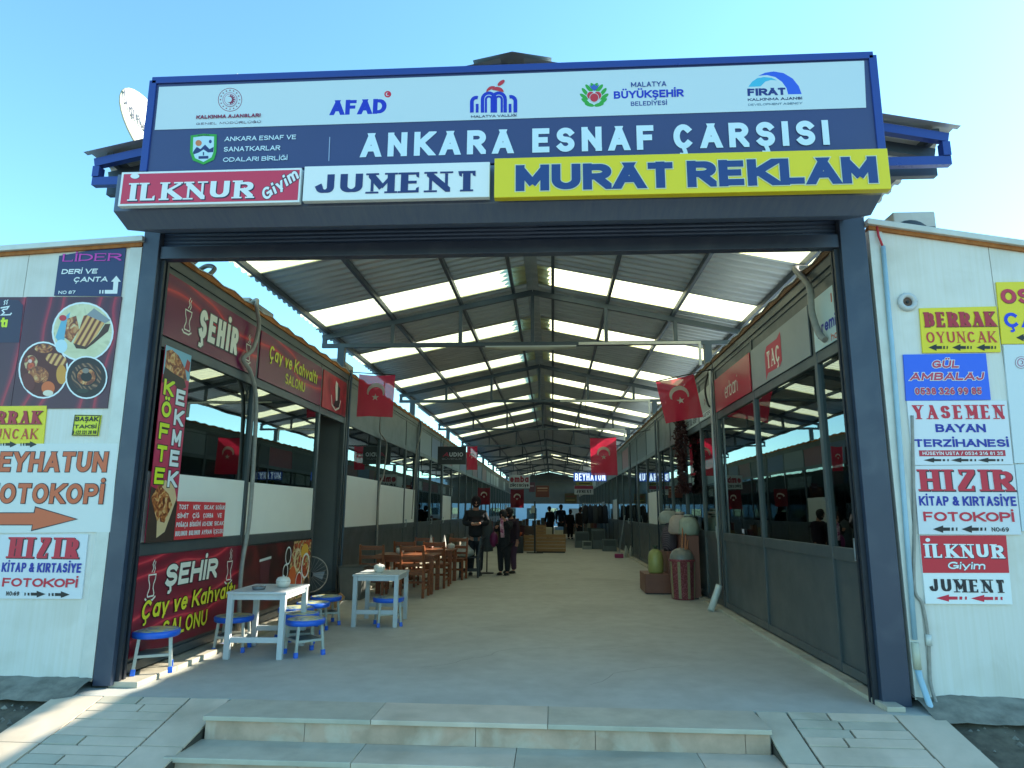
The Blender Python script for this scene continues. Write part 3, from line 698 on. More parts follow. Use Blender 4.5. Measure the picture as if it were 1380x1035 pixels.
# ------------------------------------------------------------------ the sign boards over the entrance
RED = flat('d0203f'); WHITE = flat('e4ebea', .4); DARKB = flat('1c2440'); BLUE = flat('1430b8'); YEL = flat('e6d21e', .4); BLK = flat('15161a')
CYANW = flat('cfe6ef', .4); CRIM = flat('8a2747'); GREEN = flat('36a33a'); REDL = flat('c8303c'); YL2 = flat('d8e82a')
B = Board('entrance_sign', 'long blue framed board over the entrance with a white logo strip', 'sign', 'F', 4.90, .10)
(ux0, vz0), (ux1, vz1) = B.uv((203.5, 231)), B.uv((1170, 83.6))
B.board([(ux0, vz0 - .06), (2.49, vz0 - .06), (2.51, 4.915), (-3.305, 4.905)], BOARDBLUE, False, 0, .006)
fr = MB(); o0 = B.o
for a, b in (((-3.305, 4.9), (2.51, 4.91)), ((-3.29, vz0 - .06), (-3.295, 4.9)), ((2.50, vz0 - .06), (2.505, 4.91))):
    fr.bar((a[0] - o0[0], a[1] - o0[1], .085), (b[0] - o0[0], b[1] - o0[1], .085), .09 if a[0] == b[0] else .06, .06, (0, 0, 1))
fr.build('frame', FRAMEBLUE, B.root, .004)
B.z = .104
B.shape([(224, 127.5), (1156.5, 93.5), (1159, 155.7), (218.3, 184.5)], flat('c9dbe0', .35), 'panel')
B.disc((318, 144.6), 16, 15.7, CRIM, 'emblem'); B.disc((318, 144.6), 15.2, 14.9, flat('c9dbe0', .35), 'emblem')
for i in range(16): B.disc((318 + 12.6 * math.cos(i * .3927), 144.6 + 12.4 * math.sin(i * .3927)), .9, .9, CRIM, 'emblem', seg=6)
for r_ in (9.6, 7.6): B.disc((318, 144.6), r_, r_, flat('a9758c'), 'emblem'); B.disc((318, 144.6), r_ - .7, r_ - .7, flat('c9dbe0', .35), 'emblem')
for i in range(-3, 4):
    a = i * .45; B.line([(318 + 3.5 * math.cos(a), 144.6 + 3.5 * math.sin(a)), (318 + 6.6 * math.cos(a), 144.6 + 6.6 * math.sin(a))], .012, CRIM, 'emblem')
B.disc((318.2, 144.6), 4.6, 4.6, CRIM, 'emblem'); B.disc((317, 144.6), 3.8, 3.8, flat('c9dbe0', .35), 'emblem')
B.text('KALKINMA AJANSLARI', (273.5, 170.3), (359, 163.2), CRIM, t=.26)
B.text('GENEL MÜDÜRLÜĞÜ', (272.8, 178), (359, 172.6), flat('5b4a63'), t=.2, sp=.4, ital=.12)
B.text('AFAD', (450.5, 165.2), (525.5, 143.2), BLUE, t=.27, sp=.08, style='bold')
B.disc((526.7, 137.4), 4.6, 4.4, RED, 'emblem'); B.disc((526.5, 137.4), 2.4, 2.3, flat('c9dbe0', .35), 'emblem'); B.disc((527.3, 137.2), 1.9, 1.8, RED, 'emblem')
# arches with red domes and a leaf
def arch(cx, yb, yt, w, pen, m):
    r = w / 2; B.line([(cx - r, yb)] + [(cx - r * math.cos(R(a)), yt + r - r * math.sin(R(a))) for a in range(0, 181, 20)] + [(cx + r, yb)], pen, m, 'emblem')
for cx, w, yt in ((660.5, 17, 136), (673.5, 17, 136)):
    arch(cx, 162, yt, w, .028, BLUE); arch(cx, 162, yt + 4.6, w - 9, .018, BLUE)
for cx, yt in ((644, 142), (689.5, 141)):
    s_ = 1 if cx < 660 else -1
    B.line([(cx - 6 * s_, 162)] + [(cx - 6 * s_ * math.cos(R(a)), yt + 6 - 6 * math.sin(R(a))) for a in range(0, 110, 18)], .03, BLUE, 'emblem')
    B.line([(cx + 1 * s_, 162), (cx + 1 * s_, 150.5)], .022, BLUE, 'emblem')
B.disc((665.5, 135), 8.5, 8, REDL, 'emblem', 65, 180); B.disc((671.5, 135), 8.5, 7, REDL, 'emblem', 0, 150)
B.disc((676.7, 122.7), 5.6, 2.5, REDL, 'emblem', tilt=38)
B.text('MALATYA VALİLİĞİ', (637, 169), (697, 164.2), flat('3a4460'), t=.2)
# crown, leaves and fruit
for s_ in (-1, 1):
    for i in range(6):
        a = R(-62 + i * 30); cx, cy = 799.7 + s_ * 13.5 * math.cos(a), 140.5 - 12.5 * math.sin(a) * -1
        B.disc((cx, 281 - cy), 6.6, 2.4, GREEN, 'emblem', tilt=(35 if i < 3 else 50) * s_ * (1 if i > 0 else .4), seg=14)
for dx, dy, rr in ((-4.5, -1, 5), (4.5, -1, 5), (0, 2, 5.6)): B.disc((799.7 + dx, 140.4 + dy), rr + .6, rr + .6, flat('c9dbe0', .35), 'emblem'); B.disc((799.7 + dx, 140.4 + dy), rr, rr, REDL, 'emblem')
B.shape([(793, 125), (796, 127.5), (799.7, 124.5), (803, 127.5), (806.5, 124.6), (804, 130), (800, 133.5), (795.5, 130)], flat('3f62b8'), 'emblem')
B.text('MALATYA', (848.5, 128.6), (894.8, 120.6), flat('27408c'), t=.16)
B.text('BÜYÜKŞEHİR', (825.7, 143.8), (917.5, 131), BLUE, t=.22, sp=.09)
B.text('BELEDİYESİ', (848.2, 153.3), (895.7, 146), flat('27408c'), t=.18)
B.shape([(1016.5, 113.5), (1026, 109.2), (1037, 107.6), (1050, 109.8), (1062, 117), (1070, 127), (1074, 137.6), (1056, 138), (1054, 130), (1048, 121.5), (1039, 115), (1028, 112.4)], flat('2f5fd8'), 'emblem')
B.shape([(1003.5, 128), (1008, 121.5), (1015, 116.6), (1024, 115), (1034, 116), (1041.5, 119.5), (1033, 119), (1026, 121), (1019.5, 127.5)], flat('45b6d6'), 'emblem')
B.text('FIRAT', (1002.6, 140.2), (1052.5, 128.9), flat('1d2f78'), t=.3, style='bold', sp=.08)
B.text('KALKINMA AJANSI', (1002.8, 146.9), (1074.2, 141.2), flat('1f2f60'), t=.25)
B.text('DEVELOPMENT AGENCY', (1003, 153.2), (1074.2, 148.4), flat('5a7f95'), t=.2, ital=.15)
# crest with rider, tree and castle bands
B.shape([(266, 192), (283, 189.6), (300.5, 190.5), (300, 214), (297, 224), (283, 230.5), (269, 225), (265, 214)], GREEN, 'emblem')
B.shape([(269.5, 194.5), (283, 192.6), (297, 193.4), (296.5, 213), (293.5, 221), (283, 227), (272, 222), (268.8, 214)], flat('bcdde6'), 'emblem')
B.shape([(269, 214), (274, 207), (279, 210), (285, 204), (291, 210), (296.5, 207), (296, 214), (289, 214.5), (283, 210.5), (277, 214.5), (270, 217)], flat('20346a'), 'emblem')
B.disc((276.5, 202), 4.2, 4, flat('cf7a4a'), 'emblem'); B.disc((292, 200), 1.9, 2.3, flat('25407a'), 'emblem')
B.shape([(276.5, 219.5), (289.5, 219), (289.5, 222.6), (276.5, 223)], flat('20346a'), 'emblem'); B.line([(283, 214), (283, 218.5)], .01, flat('20346a'), 'emblem')
B.text('ANKARA', (275.5, 192.9), (291, 190.6), flat('1c4a22'), t=.2, part='emblem')
B.text('ANKARA ESNAF VE', (310.8, 199.6), (405.7, 191), CYANW, t=.17)
B.text('SANATKARLAR', (309.6, 213.5), (384.8, 205.2), CYANW, t=.17)
B.text('ODALARI BİRLİĞİ', (308.6, 227), (394.4, 219), CYANW, t=.17)
B.line([(450, 194), (448.8, 226)], .008, flat('93a6c4'), 'divider')
B.text('ANKARA ESNAF ÇARŞISI', (491, 220.9), (1108, 172.4), CYANW, t=.235, sp=.27)
B.done()
for px_, py_ in ((311, 117), (1043, 88)):
    p = at(px_, py_, 1, 4.86); c = thing('sign_clip', 'small bracket on the %s part of the top edge of the big sign' % ('left' if px_ < 700 else 'right'), 'bracket', (p.x, 4.86, 4.905), 0, 'brackets on the big sign')
    MB().box(-.025, -.03, 0, .025, .05, .045).build('bracket_body', FRAMEBLUE, c, .004); MB().bar((.0, .0, .03), (.07, -.03, .05), .018, .018).build('bracket_arm', ALU, c)

def gbox(name, label, bl, tr, m, y=4.75, th=.05):
    b = Board(name, label, 'sign', 'F', y, th, 'lettered signs on the shutter housing'); return b.rect(bl, tr, m, .004)
B = gbox('lettered_sign', 'red sign with white serif lettering and white border in the entrance row', (163.8, 281.6), (409.5, 230.2), WHITE)
B.fill((167.5, 278.8), (407.2, 233.2), flat('cf3454'), 'panel')
B.text('ILKNUR', (177, 274.8), (349, 247.2), WHITE, t=.31, style='serif', sp=.05, outline=(DARKB, .015, (.045, -.05)))
B.disc((188, 242), 6.2, 3.6, DARKB, 'outline', seg=16); B.disc((187.2, 241.6), 6, 3.5, WHITE, 'lettering', seg=16)
B.text('Giyim', (352, 262), (407, 245), WHITE, rot=36, t=.2, ital=.2, outline=(DARKB, .05))
B.done()
B = gbox('lettered_sign', 'white sign with navy serif lettering between the red and the yellow sign', (410.4, 274.9), (661, 222.4), WHITE)
B.text('JUMENT', (424.5, 266.8), (648, 234.5), flat('22336b'), t=.34, style='serif', sp=.04)
B.done()
B = gbox('lettered_sign', 'wide yellow sign with rounded navy lettering on the entrance row', (666.8, 271.6), (1190, 206), YEL, 4.735, .065)
B.text('MURAT REKLAM', (695.8, 263.3), (1174, 217), flat('20407c'), t=.30, style='bold', sp=.10, outline=(flat('cfd8b0'), .035))
B.done()

# ------------------------------------------------------------------ posters on the left end wall
Y5 = 5.458
WAVE = ramp_mat('maroon_wave_print', 'wave', [(0, '4a1830'), (.45, '4d1a35'), (.62, '6f1d38'), (.80, 'b01f3c'), (.86, '6a1c36'), (1, '4a1830')], 1.1, .35, 5.0, (0, 0, .9))
GRILL = ramp_mat('grilled_food_print', 'noise', [(.25, '2d1710'), (.42, '7d3a1c'), (.52, 'b8662f'), (.62, 'd8a868'), (.8, 'e8d8b8')], 16, .4, 1.2)
SALAD = ramp_mat('salad_food_print', 'voronoi', [(.0, 'b5281c'), (.3, 'd65a2a'), (.5, '7a2a18'), (.65, 'e2c08a'), (.85, '5f7a2e'), (1, '3c1a12')], 14, .4)
SAUS = ramp_mat('sausage_print', 'wave', [(0, '2a1a14'), (.35, '6b402a'), (.6, 'a87a58'), (1, '3a231a')], 7, .4, 6.0)
TOASTW = ramp_mat('toast_stripe_print', 'wave', [(0, '6a2f18'), (.3, '8c4a24'), (.5, 'd9964e'), (1, 'e7b26c')], 9, .4, .8, (0, 0, 1.2))
BOARDP = ramp_mat('cutting_board_print', 'noise', [(.3, 'c9c79c'), (.6, 'dcdab4'), (.8, 'a9a87c')], 5, .4, 2)
WN = [0]
def wallsign(label, bl, tr, m, cat='sign', pts=None, name='wall_sign', y=Y5, g='signs on the end walls'):
    WN[0] += 1; b = Board(name, label, cat, 'F', y, .006 + .0007 * WN[0], g)
    return b.board(pts, m, True) if pts else b.rect(bl, tr, m)
B = wallsign('navy sign with magenta and white lettering and a bent white arrow', 0, 0, flat('222a5c', .35), pts=[(73.4, 398.7), (163.3, 399.7), (170.5, 334), (150, 333), (128, 336.5), (104, 341), (80.4, 345)])
B.text('LİDER', (84.2, 353), (166, 341.5), flat('d23cae'), t=.22, style='serif', sp=.1, outline=(flat('6a2a86'), .03))
B.text('DERİ VE', (83.4, 369.8), (132.4, 362.5), WHITE, t=.22, ital=.12); B.text('ÇANTA', (99.7, 380.6), (146.2, 373.2), WHITE, t=.22, ital=.12)
B.text('NO 87', (79.4, 396.7), (103, 392), WHITE, t=.2)
B.shape([(142, 396.2), (142, 391.2), (153, 391.2), (153.8, 380), (150.5, 380), (157.6, 372), (163.8, 380), (160.4, 380), (158.8, 396.2)], WHITE, 'arrow')
B.shape([(138.3, 396), (140.2, 396), (140.5, 391.3), (138.6, 391.3)], WHITE, 'arrow'); B.shape([(134.6, 396), (136.4, 396), (136.8, 391.3), (135, 391.3)], WHITE, 'arrow'); B.done()
B = wallsign('maroon food poster with three round pictures of grilled food', 0, 0, WAVE, 'poster', [(15.6, 551), (145.2, 550.4), (164.9, 400.3), (36.5, 400.3)], 'food_poster', g=None)
def dish(c, rx, ry, kind):
    B.disc(c, rx, ry, WHITE, 'picture'); 
    if kind == 'toast':
        B.disc(c, rx - 2.4, ry - 2.4, BOARDP); B.shape([(76, 455), (84, 432), (96, 421), (90, 447), (86, 470)], flat('6fb0c8')); B.disc((84, 467), 8, 9, flat('c3dfe6'))
        B.shape([(88, 455), (92, 430), (104, 426), (108, 445), (97, 462)], GRILL); B.shape([(100, 463), (109, 442), (114, 426), (124, 424), (142, 436), (132, 452), (118, 468)], TOASTW)
        B.shape([(100, 463), (118, 468), (134, 451), (143, 437), (150, 437), (147, 447), (128, 463), (117, 471), (104, 470)], flat('4a2a18')); B.disc((86, 429), 5, 4, REDL); B.shape([(118, 425), (128, 416), (150, 432), (143, 436)], flat('8f9396'))
    elif kind == 'fry':
        B.disc(c, rx - 2.2, ry - 2.2, flat('5d2018')); B.disc((43, 490), 9, 11, SALAD); B.disc((53, 505), 14, 11, GRILL, tilt=-18); B.disc((77, 485), 15, 8, TOASTW, tilt=-15); B.disc((60, 470), 12, 6, GRILL)
        B.disc((66, 523), 9, 9, flat('d96a34')); B.disc((66, 530), 7, 4, flat('e9dcc4')); B.disc((84, 505), 7, 13, flat('d8973c')); B.disc((40, 515), 8, 12, flat('6c2b26'), tilt=15); B.disc((42, 487), 2.5, 2.5, flat('e9c0b0'))
    else:
        B.disc(c, rx - 2, ry - 2, flat('2f2320'))
        for r_, mm in ((20.5, SAUS), (14.5, flat('2d1d17')), (12.5, GRILL), (7.5, flat('241815'))): B.disc((c[0], c[1] - 1), r_, r_ * .9, mm)
        B.disc((117, 500), 4.5, 3.6, flat('8a7f74')); B.disc((113, 527), 8, 3, flat('3a3a30'))
dish((59.5, 499), 33.5, 38.5, 'fry'); dish((112.7, 447.5), 41.7, 40, 'toast'); dish((117.8, 509), 28.3, 29, 'saus'); B.done()
B = wallsign('dark maroon poster cut by the photo edge with a steaming tea glass and yellow letters', 0, 0, WAVE, 'poster', [(-60, 553), (15, 551.5), (36, 400.8), (-45, 400.8)], 'food_poster', Y5, None)
B.shape([(-44, 462), (27, 462), (32.5, 412), (26, 405), (-40, 402)], flat('332c4a'), 'panel')
B.text('tı', (1.5, 441.5), (12, 428), YL2, t=.24, outline=(BLK, .05))
B.line([(2, 415.5), (13, 413.5), (10.5, 417), (5, 417.5)], .012, WHITE, 'lettering'); B.line([(4, 418), (7, 422), (3, 425), (15, 424.5), (17, 422)], .012, WHITE, 'lettering')
B.line([(6.5, 411.5), (8, 409), (7, 407), (9, 405)], .008, WHITE, 'lettering'); B.line([(10, 411), (11, 408), (10.5, 406), (12.5, 404.5)], .008, WHITE, 'lettering'); B.done()
def berrak(B, x0, x1, yb1, yc1, xo0, xo1, yb2, yc2):
    B.text('BERRAK', (x0, yb1), (x1, yc1), flat('b02838'), t=.27, style='serif', sp=.05, outline=(flat('6d4a30'), .015, (.02, -.03)))
    B.text('OYUNCAK', (xo0, yb2), (xo1, yc2), flat('c23a34'), t=.16, style='serif', sp=.09)
B = wallsign('yellow sign with red serif lettering and black arrows pointing right', 0, 0, YEL, pts=[(-48, 609), (58.3, 606), (64, 547), (-42, 548)])
berrak(B, -35, 59.5, 571.8, 553.8, -33, 53.8, 592, 577.8)
for x in (-22, 2, 29): B.arrow(x, x + 22, 599, 8.5, BLK)
B.done()
B = wallsign('small yellow taxi card with three black lines', 0, 0, flat('d6d622', .4), pts=[(97.5, 587.3), (133.2, 587.8), (137.4, 559.6), (101.8, 558.9)])
B.line([(98.4, 586.4), (132.4, 586.8), (136.4, 560.4), (102.4, 559.8), (98.4, 586.4)], .008, BLK, 'border')
B.text('BAŞAK', (102.5, 568), (134, 561.6), BLK, t=.24); B.text('TAKSİ', (101, 577.6), (131.5, 572.4), BLK, t=.24); B.text('0 422 321 28 98', (98.8, 585.3), (131.4, 580.2), BLK, t=.17); B.done()
B = wallsign('large white sign with orange outlined lettering above a long orange arrow', 0, 0, flat('d8dbd6', .4), pts=[(-60, 719), (150.7, 717), (159.7, 597.8), (-45, 598.5)])
OR = flat('d2643a')
B.text('BEYHATUN', (-22, 635.6), (147.5, 609.2), OR, t=.21, sp=.12, ital=.02, outline=(flat('2a2430'), .035))
B.text('FOTOKOPİ', (-19, 678), (143, 652.2), OR, t=.21, sp=.11, outline=(flat('2a2430'), .035))
B.shape([(-40, 708), (44.5, 708), (43, 716), (107, 699.6), (48.6, 682.2), (46.8, 690.4), (-40, 690.4)], flat('2a2430'), 'arrow')
B.shape([(-40, 706.8), (45.7, 706.8), (44.6, 714), (103.4, 699.6), (49.6, 684), (48.2, 691.6), (-40, 691.6)], OR, 'arrow'); B.done()
def hizir(B, a, b, c, no, ars, rev, ah=9):
    B.text('HIZIR', *a, flat('c8243c'), t=.30, style='serif', sp=.05, outline=(flat('26262e'), .01, (.04, -.035)))
    B.text('KİTAP & KIRTASİYE', *b, flat('1a2a98'), t=.2, sp=.1); B.text('FOTOKOPİ', *c, flat('c8243c'), t=.24, style='bold', sp=.1)
    B.text('NO:69', *no, BLK, t=.2)
    for x0, x1, y in ars: B.arrow(x0, x1, y, ah, BLK)
B = wallsign('white stationery sign with big red serif heading and black arrows pointing right', 0, 0, flat('d6dbde', .4), pts=[(-6, 806.5), (111, 807), (120, 720), (2, 720.5)])
hizir(B, ((9.5, 751.6), (111.5, 724.5)), ((3.2, 770.5), (111.7, 759)), ((4, 790.3), (107, 779.6)), ((9.5, 802.4), (27.9, 796.8)), ((34.5, 63, 800.4), (67, 95.5, 801)), False); B.done()
# ------------------------------------------------------------------ posters on the right end wall
B = wallsign('yellow sign cut by the right photo edge with large red and blue letters', 0, 0, YEL, pts=[(1349, 463.9), (1455, 463), (1447, 379.5), (1341.4, 380.8)])
B.text('OS', (1348.5, 409.8), (1386, 389.4), flat('c23048'), t=.24, style='bold', outline=(flat('6a3a2a'), .015, (.02, -.03))); B.text('ÇA', (1353, 442), (1395, 421.5), flat('1c3fd0'), t=.22)
B.arrow(1392, 1368, 455.5, 10, BLK); B.done()
B = wallsign('yellow sign with red serif lettering and black arrows pointing left', 0, 0, YEL, pts=[(1242.5, 476), (1347.5, 474.8), (1341.6, 413.4), (1238, 416)])
berrak(B, 1244.5, 1338.6, 441.3, 420.4, 1247, 1340.5, 462.8, 447)
for x in (1250, 1282, 1314.5): B.arrow(x + 26, x, 468.8, 9, BLK)
B.done()
B = wallsign('bright blue sign with red white-edged italic lettering and a phone number', 0, 0, flat('2a62e0', .4), pts=[(1220.3, 540.3), (1334, 539), (1327.2, 476.7), (1216.3, 478.3)])
PK = flat('c0405c')
B.text('GÜL', (1254, 496.5), (1289, 486), PK, t=.24, ital=.25, outline=(WHITE, .07)); B.text('AMBALAJ', (1225, 513.2), (1322, 502.2), PK, t=.24, ital=.25, sp=.16, outline=(WHITE, .07))
B.text('0538 326 99 85', (1232, 532.4), (1320, 522.6), PK, t=.22, outline=(WHITE, .06)); B.done()
B = wallsign('plain white board with a round maroon emblem beside the blue sign', 0, 0, flat('cfdadd', .4), pts=[(1366, 624.5), (1480, 622), (1462, 464), (1350.8, 465.3)])
B.disc((1374.6, 489), 8.4, 8.2, CRIM, 'emblem'); B.disc((1374.6, 489), 7.8, 7.6, flat('cfdadd', .4), 'emblem'); B.disc((1374.6, 489), 6, 6, flat('b5869a'), 'emblem'); B.disc((1374.6, 489), 4.2, 4.2, flat('cfdadd', .4), 'emblem'); B.disc((1374.6, 489), 2.6, 2.6, CRIM, 'emblem'); B.disc((1373.8, 489), 2, 2, flat('cfdadd', .4), 'emblem'); B.done()
B = wallsign('white board without lettering below the board with the round emblem', 0, 0, flat('c8d6da', .4), pts=[(1376, 716), (1490, 713), (1480, 624), (1366.5, 626)]); B.shape([(1378.5, 668), (1382, 667.9), (1382.4, 671.5), (1378.9, 671.6)], flat('59656c'), 'label_mark'); B.done()
B = wallsign('white tailor sign with red heading and two bold blue lines', 0, 0, flat('d8dee2', .4), pts=[(1229.3, 627), (1363.7, 626), (1354.8, 540.4), (1221, 540.6)])
B.text('YASEMEN', (1228.8, 565.3), (1351.4, 546), flat('c8243c'), t=.25, style='serif', sp=.08); B.text('BAYAN', (1259.8, 582.9), (1325.7, 571.7), flat('1a2a98'), t=.26, sp=.12, style='bold'); B.text('TERZİHANESİ', (1231.3, 602.6), (1356.5, 592), flat('1a2a98'), t=.26, sp=.12, style='bold')
B.shape([(1237.5, 615.2), (1353.5, 614.8), (1352.6, 606.8), (1236.8, 607.2)], flat('b8283e'), 'panel'); B.text('HÜSEYİN USTA / 0534 316 81 35', (1242, 613.4), (1349, 609), WHITE, t=.18, sp=.16)
for x in (1243, 1279.5, 1315.8): B.arrow(x + 34, x, 620.3, 6.5, BLK)
B.done()
B = wallsign('white stationery sign with big red serif heading and black arrows pointing left', 0, 0, flat('d6dbde', .4), pts=[(1237.3, 720), (1374.6, 720.5), (1364.8, 626.9), (1229.6, 627.8)], y=Y5)
hizir(B, ((1236.5, 661.5), (1363.5, 633)), ((1237.6, 681.3), (1366.3, 669.2)), ((1243.5, 702.4), (1363.5, 690.2)), ((1334.8, 716.2), (1357, 710.6)), ((1288.5, 1255.5, 713), (1327, 1294, 713)), True, 10); B.done()
B = wallsign('red and white sign with white serif lettering over black serif lettering and red arrows', 0, 0, WHITE, pts=[(1246, 813.2), (1362.7, 814.2), (1353.7, 721.4), (1237.8, 721.6)])
B.shape([(1242, 771.8), (1358, 771.8), (1353.7, 721.4), (1237.8, 721.6)], flat('cc2436'), 'panel')
B.text('ILKNUR', (1244, 751.2), (1350.6, 733.5), WHITE, t=.29, style='serif', sp=.04, outline=(DARKB, .015, (.04, -.05))); B.disc((1248.5, 727.5), 3.2, 2.6, WHITE, 'lettering', seg=12)
B.text('Giyim', (1275, 766.5), (1324, 757.2), WHITE, t=.2, ital=.2, outline=(DARKB, .04)); B.text('JUMENT', (1250, 797.4), (1353, 781), flat('1b1c26'), t=.28, style='serif', sp=.05)
B.arrow(1301, 1259.6, 805.6, 9.5, RED); B.arrow(1348.8, 1306.6, 806, 9.5, RED); B.done()

# ------------------------------------------------------------------ signs and prints along the arcade walls
TEAR = ramp_mat('tea_wave_print', 'wave', [(0, '74172a'), (.5, '80192c'), (.68, 'a01e32'), (.82, 'e0404a'), (.88, 'a01e32'), (1, '74172a')], .85, .3, 4.0, (0, 0, 2.2))
TEAP = ramp_mat('tea_wave_purple', 'wave', [(0, '6a1440'), (.6, '741740'), (.74, '94203e'), (.86, 'd8343e'), (.9, '94203e'), (1, '6a1440')], .7, .25, 5.0, (0, 0, 2.4))
CRM = flat('e9e4d2', .4); YB = flat('e6dc30', .4)
def tea(B, u, v, h, m=CRM):                       # a tulip tea glass on a saucer with steam, in wall metres
    w = h * .16
    L_ = lambda pts, t=.012: B.line([(u + a * w, v + b * h) for a, b in pts], t, m, 'emblem', px=False)
    L_([(-1, .62), (-.9, .5), (-.55, .38), (-.5, .28), (-.9, .14), (-.8, .08), (.8, .08), (.9, .14), (.5, .28), (.55, .38), (.9, .5), (1, .62), (-1, .62)])
    L_([(-1.5, .05), (-.9, -.02), (.6, -.02), (1.4, .06)], .016); L_([(-.3, .68), (.15, .78), (-.2, .88), (.2, 1)], .009); L_([(.3, .66), (.6, .76), (.3, .86), (.6, .95)], .009)
B = Board('shop_sign', 'maroon fascia sign with cream lettering between two tea glasses', 'sign', 'L', XL, .012, 'tea shop fascia signs')
B.board([(5.69, 2.965), (7.62, 2.965), (7.62, 3.555), (5.69, 3.555)], TEAP, False)
B.text('ŞEHİR', (6.27, 3.10), (7.1, 3.40), CRM, px=False, t=.22, ital=.06, outline=(BLK, .045)); tea(B, 6.07, 3.08, .36); tea(B, 7.38, 3.08, .34); B.done()
B = Board('shop_sign', 'maroon fascia sign with two lines of yellow-green lettering', 'sign', 'L', XL, .012, 'tea shop fascia signs')
B.board([(7.70, 2.965), (9.89, 2.965), (9.89, 3.555), (7.70, 3.555)], TEAP, False)
B.text('Çay ve Kahvaltı', (7.95, 3.26), (9.65, 3.44), YB, px=False, t=.17, ital=.1, outline=(BLK, .03)); B.text('SALONU', (8.5, 3.05), (9.2, 3.19), YB, px=False, t=.16, outline=(BLK, .03)); B.done()
B = Board('shop_sign', 'small red fascia sign with a white tea glass over the open door', 'sign', 'L', XL, .012, 'tea shop fascia signs')
B.board([(9.97, 2.965), (11.14, 2.965), (11.14, 3.555), (9.97, 3.555)], ramp_mat('red_noise_print', 'noise', [(.3, '6a1520'), (.5, 'b3202e'), (.7, 'd04848')], 2.2, .35, 1.0), False)
B.shape([(10.72, 3.42), (10.80, 3.40), (10.78, 3.20), (10.86, 3.06), (10.5, 3.06), (10.58, 3.2), (10.56, 3.4), (10.63, 3.47)], BLK, 'emblem', False); B.shape([(10.56, 3.49), (10.66, 3.46), (10.68, 3.18), (10.6, 3.16), (10.54, 3.38)], CRM, 'emblem', False)
B.line([(10.36, 3.22), (10.42, 3.07), (10.6, 3.01), (10.78, 3.07), (10.84, 3.2)], .03, CRM, 'emblem', False); B.disc((0, 0), 0, 0, CRM) if 0 else None; B.done()
B = Board('banner', 'tall red banner with yellow and white capitals running down it', 'banner', 'L', XL + .038, .006)
B.board([(5.70, 1.115), (6.14, 1.115), (6.14, 2.87), (5.70, 2.87)], ramp_mat('banner_red_print', 'noise', [(.3, 'b01f46'), (.7, 'd23a5c')], 1.5, .4, .5), False)
B.shape([(5.70, 2.60), (6.14, 2.62), (6.14, 2.87), (5.70, 2.87)], flat('7fb2c4'), 'picture', False)
B.shape([(5.72, 2.66), (5.86, 2.60), (6.02, 2.58), (6.10, 2.62), (6.05, 2.72), (5.92, 2.82), (5.80, 2.85), (5.72, 2.82)], GRILL, 'picture', False); B.shape([(5.70, 2.52), (5.84, 2.56), (6.0, 2.50), (6.1, 2.55), (6.05, 2.62), (5.86, 2.64), (5.72, 2.67)], flat('3a2a22'), 'picture', False); B.shape([(6.04, 2.72), (6.12, 2.7), (6.13, 2.8), (6.07, 2.82)], flat('b22a2a'), 'picture', False)
B.shape([(5.70, 1.115), (6.14, 1.115), (6.14, 1.46), (5.98, 1.62), (5.84, 1.56), (5.70, 1.60)], flat('3d2a22'), 'picture', False); B.shape([(5.86, 1.15), (5.98, 1.2), (6.12, 1.5), (6.05, 1.64), (5.90, 1.66), (5.82, 1.5)], flat('d9b98a'), 'picture', False); B.shape([(5.72, 1.5), (5.82, 1.62), (5.98, 1.54), (6.06, 1.44), (5.96, 1.28), (5.84, 1.3)], GRILL, 'picture', False)
for i, ch in enumerate('KÖFTE'): z = 2.42 - i * .2; B.text(ch, (5.735, z), (5.885, z + .145), YL2, px=False, t=.24, outline=(BLK, .06))
for i, ch in enumerate('EKMEK'): z = 2.36 - i * .19; B.text(ch, (5.945, z), (6.095, z + .15), WHITE, px=False, t=.24, outline=(BLK, .06))
B.done()
B = Board('menu_poster', 'small red menu card with rows of white words on the frosted pane', 'poster', 'L', XL + .038, .004)
B.board([(6.15, 1.12), (7.09, 1.12), (7.09, 1.475), (6.15, 1.475)], flat('d5333a'), False)
for r_, row in enumerate((('TOST', 'KEK', 'SICAK', 'SOĞUK'), ('SİMİT', 'ÇİĞ', 'ÇORBA', 'VE'), ('POĞAÇA', 'BİSKÜVİ', 'ACI-EZME', 'SICAK'), ('BULUNUR', 'BULUNUR', 'AYRAN', 'İÇECEK'))):
    for c_, wd in enumerate(row):
        wl = min(.035 * len(wd) + .02, .2); u = 6.265 + c_ * .237; z = 1.40 - r_ * .082; B.text(wd, (u - wl / 2, z), (u + wl / 2, z + .045), WHITE, px=False, t=.2)
B.done()
B = Board('shop_poster', 'large glossy maroon poster with cream and yellow lettering below the frosted pane', 'poster', 'L', XL + .0, .01)
B.board([(5.70, .17), (7.62, .17), (7.62, 1.0), (5.70, 1.0)], TEAR, False)
B.text('ŞEHİR', (6.12, .70), (7.08, .90), CRM, px=False, t=.24, ital=.1, outline=(BLK, .05)); tea(B, 5.92, .62, .34); tea(B, 7.36, .62, .36)
B.text('Çay ve Kahvaltı', (5.80, .46), (7.5, .62), YB, px=False, t=.19, ital=.14, outline=(BLK, .05)); B.text('SALONU', (6.16, .25), (6.95, .40), YB, px=False, t=.18, outline=(BLK, .04)); B.done()
B = Board('food_poster', 'dark poster with breakfast plates and a red drink beside the open door', 'poster', 'L', XL + .0, .01)
B.board([(7.72, .2), (9.88, .2), (9.88, .985), (7.72, .985)], ramp_mat('dark_red_print', 'noise', [(.35, '1d1518'), (.5, '3a1518'), (.65, '6a1f22')], 1.6, .3, 1.0), False)
B.shape([(8.95, .2), (9.2, .98), (9.86, .98), (9.86, .2)], SALAD, 'picture', False)
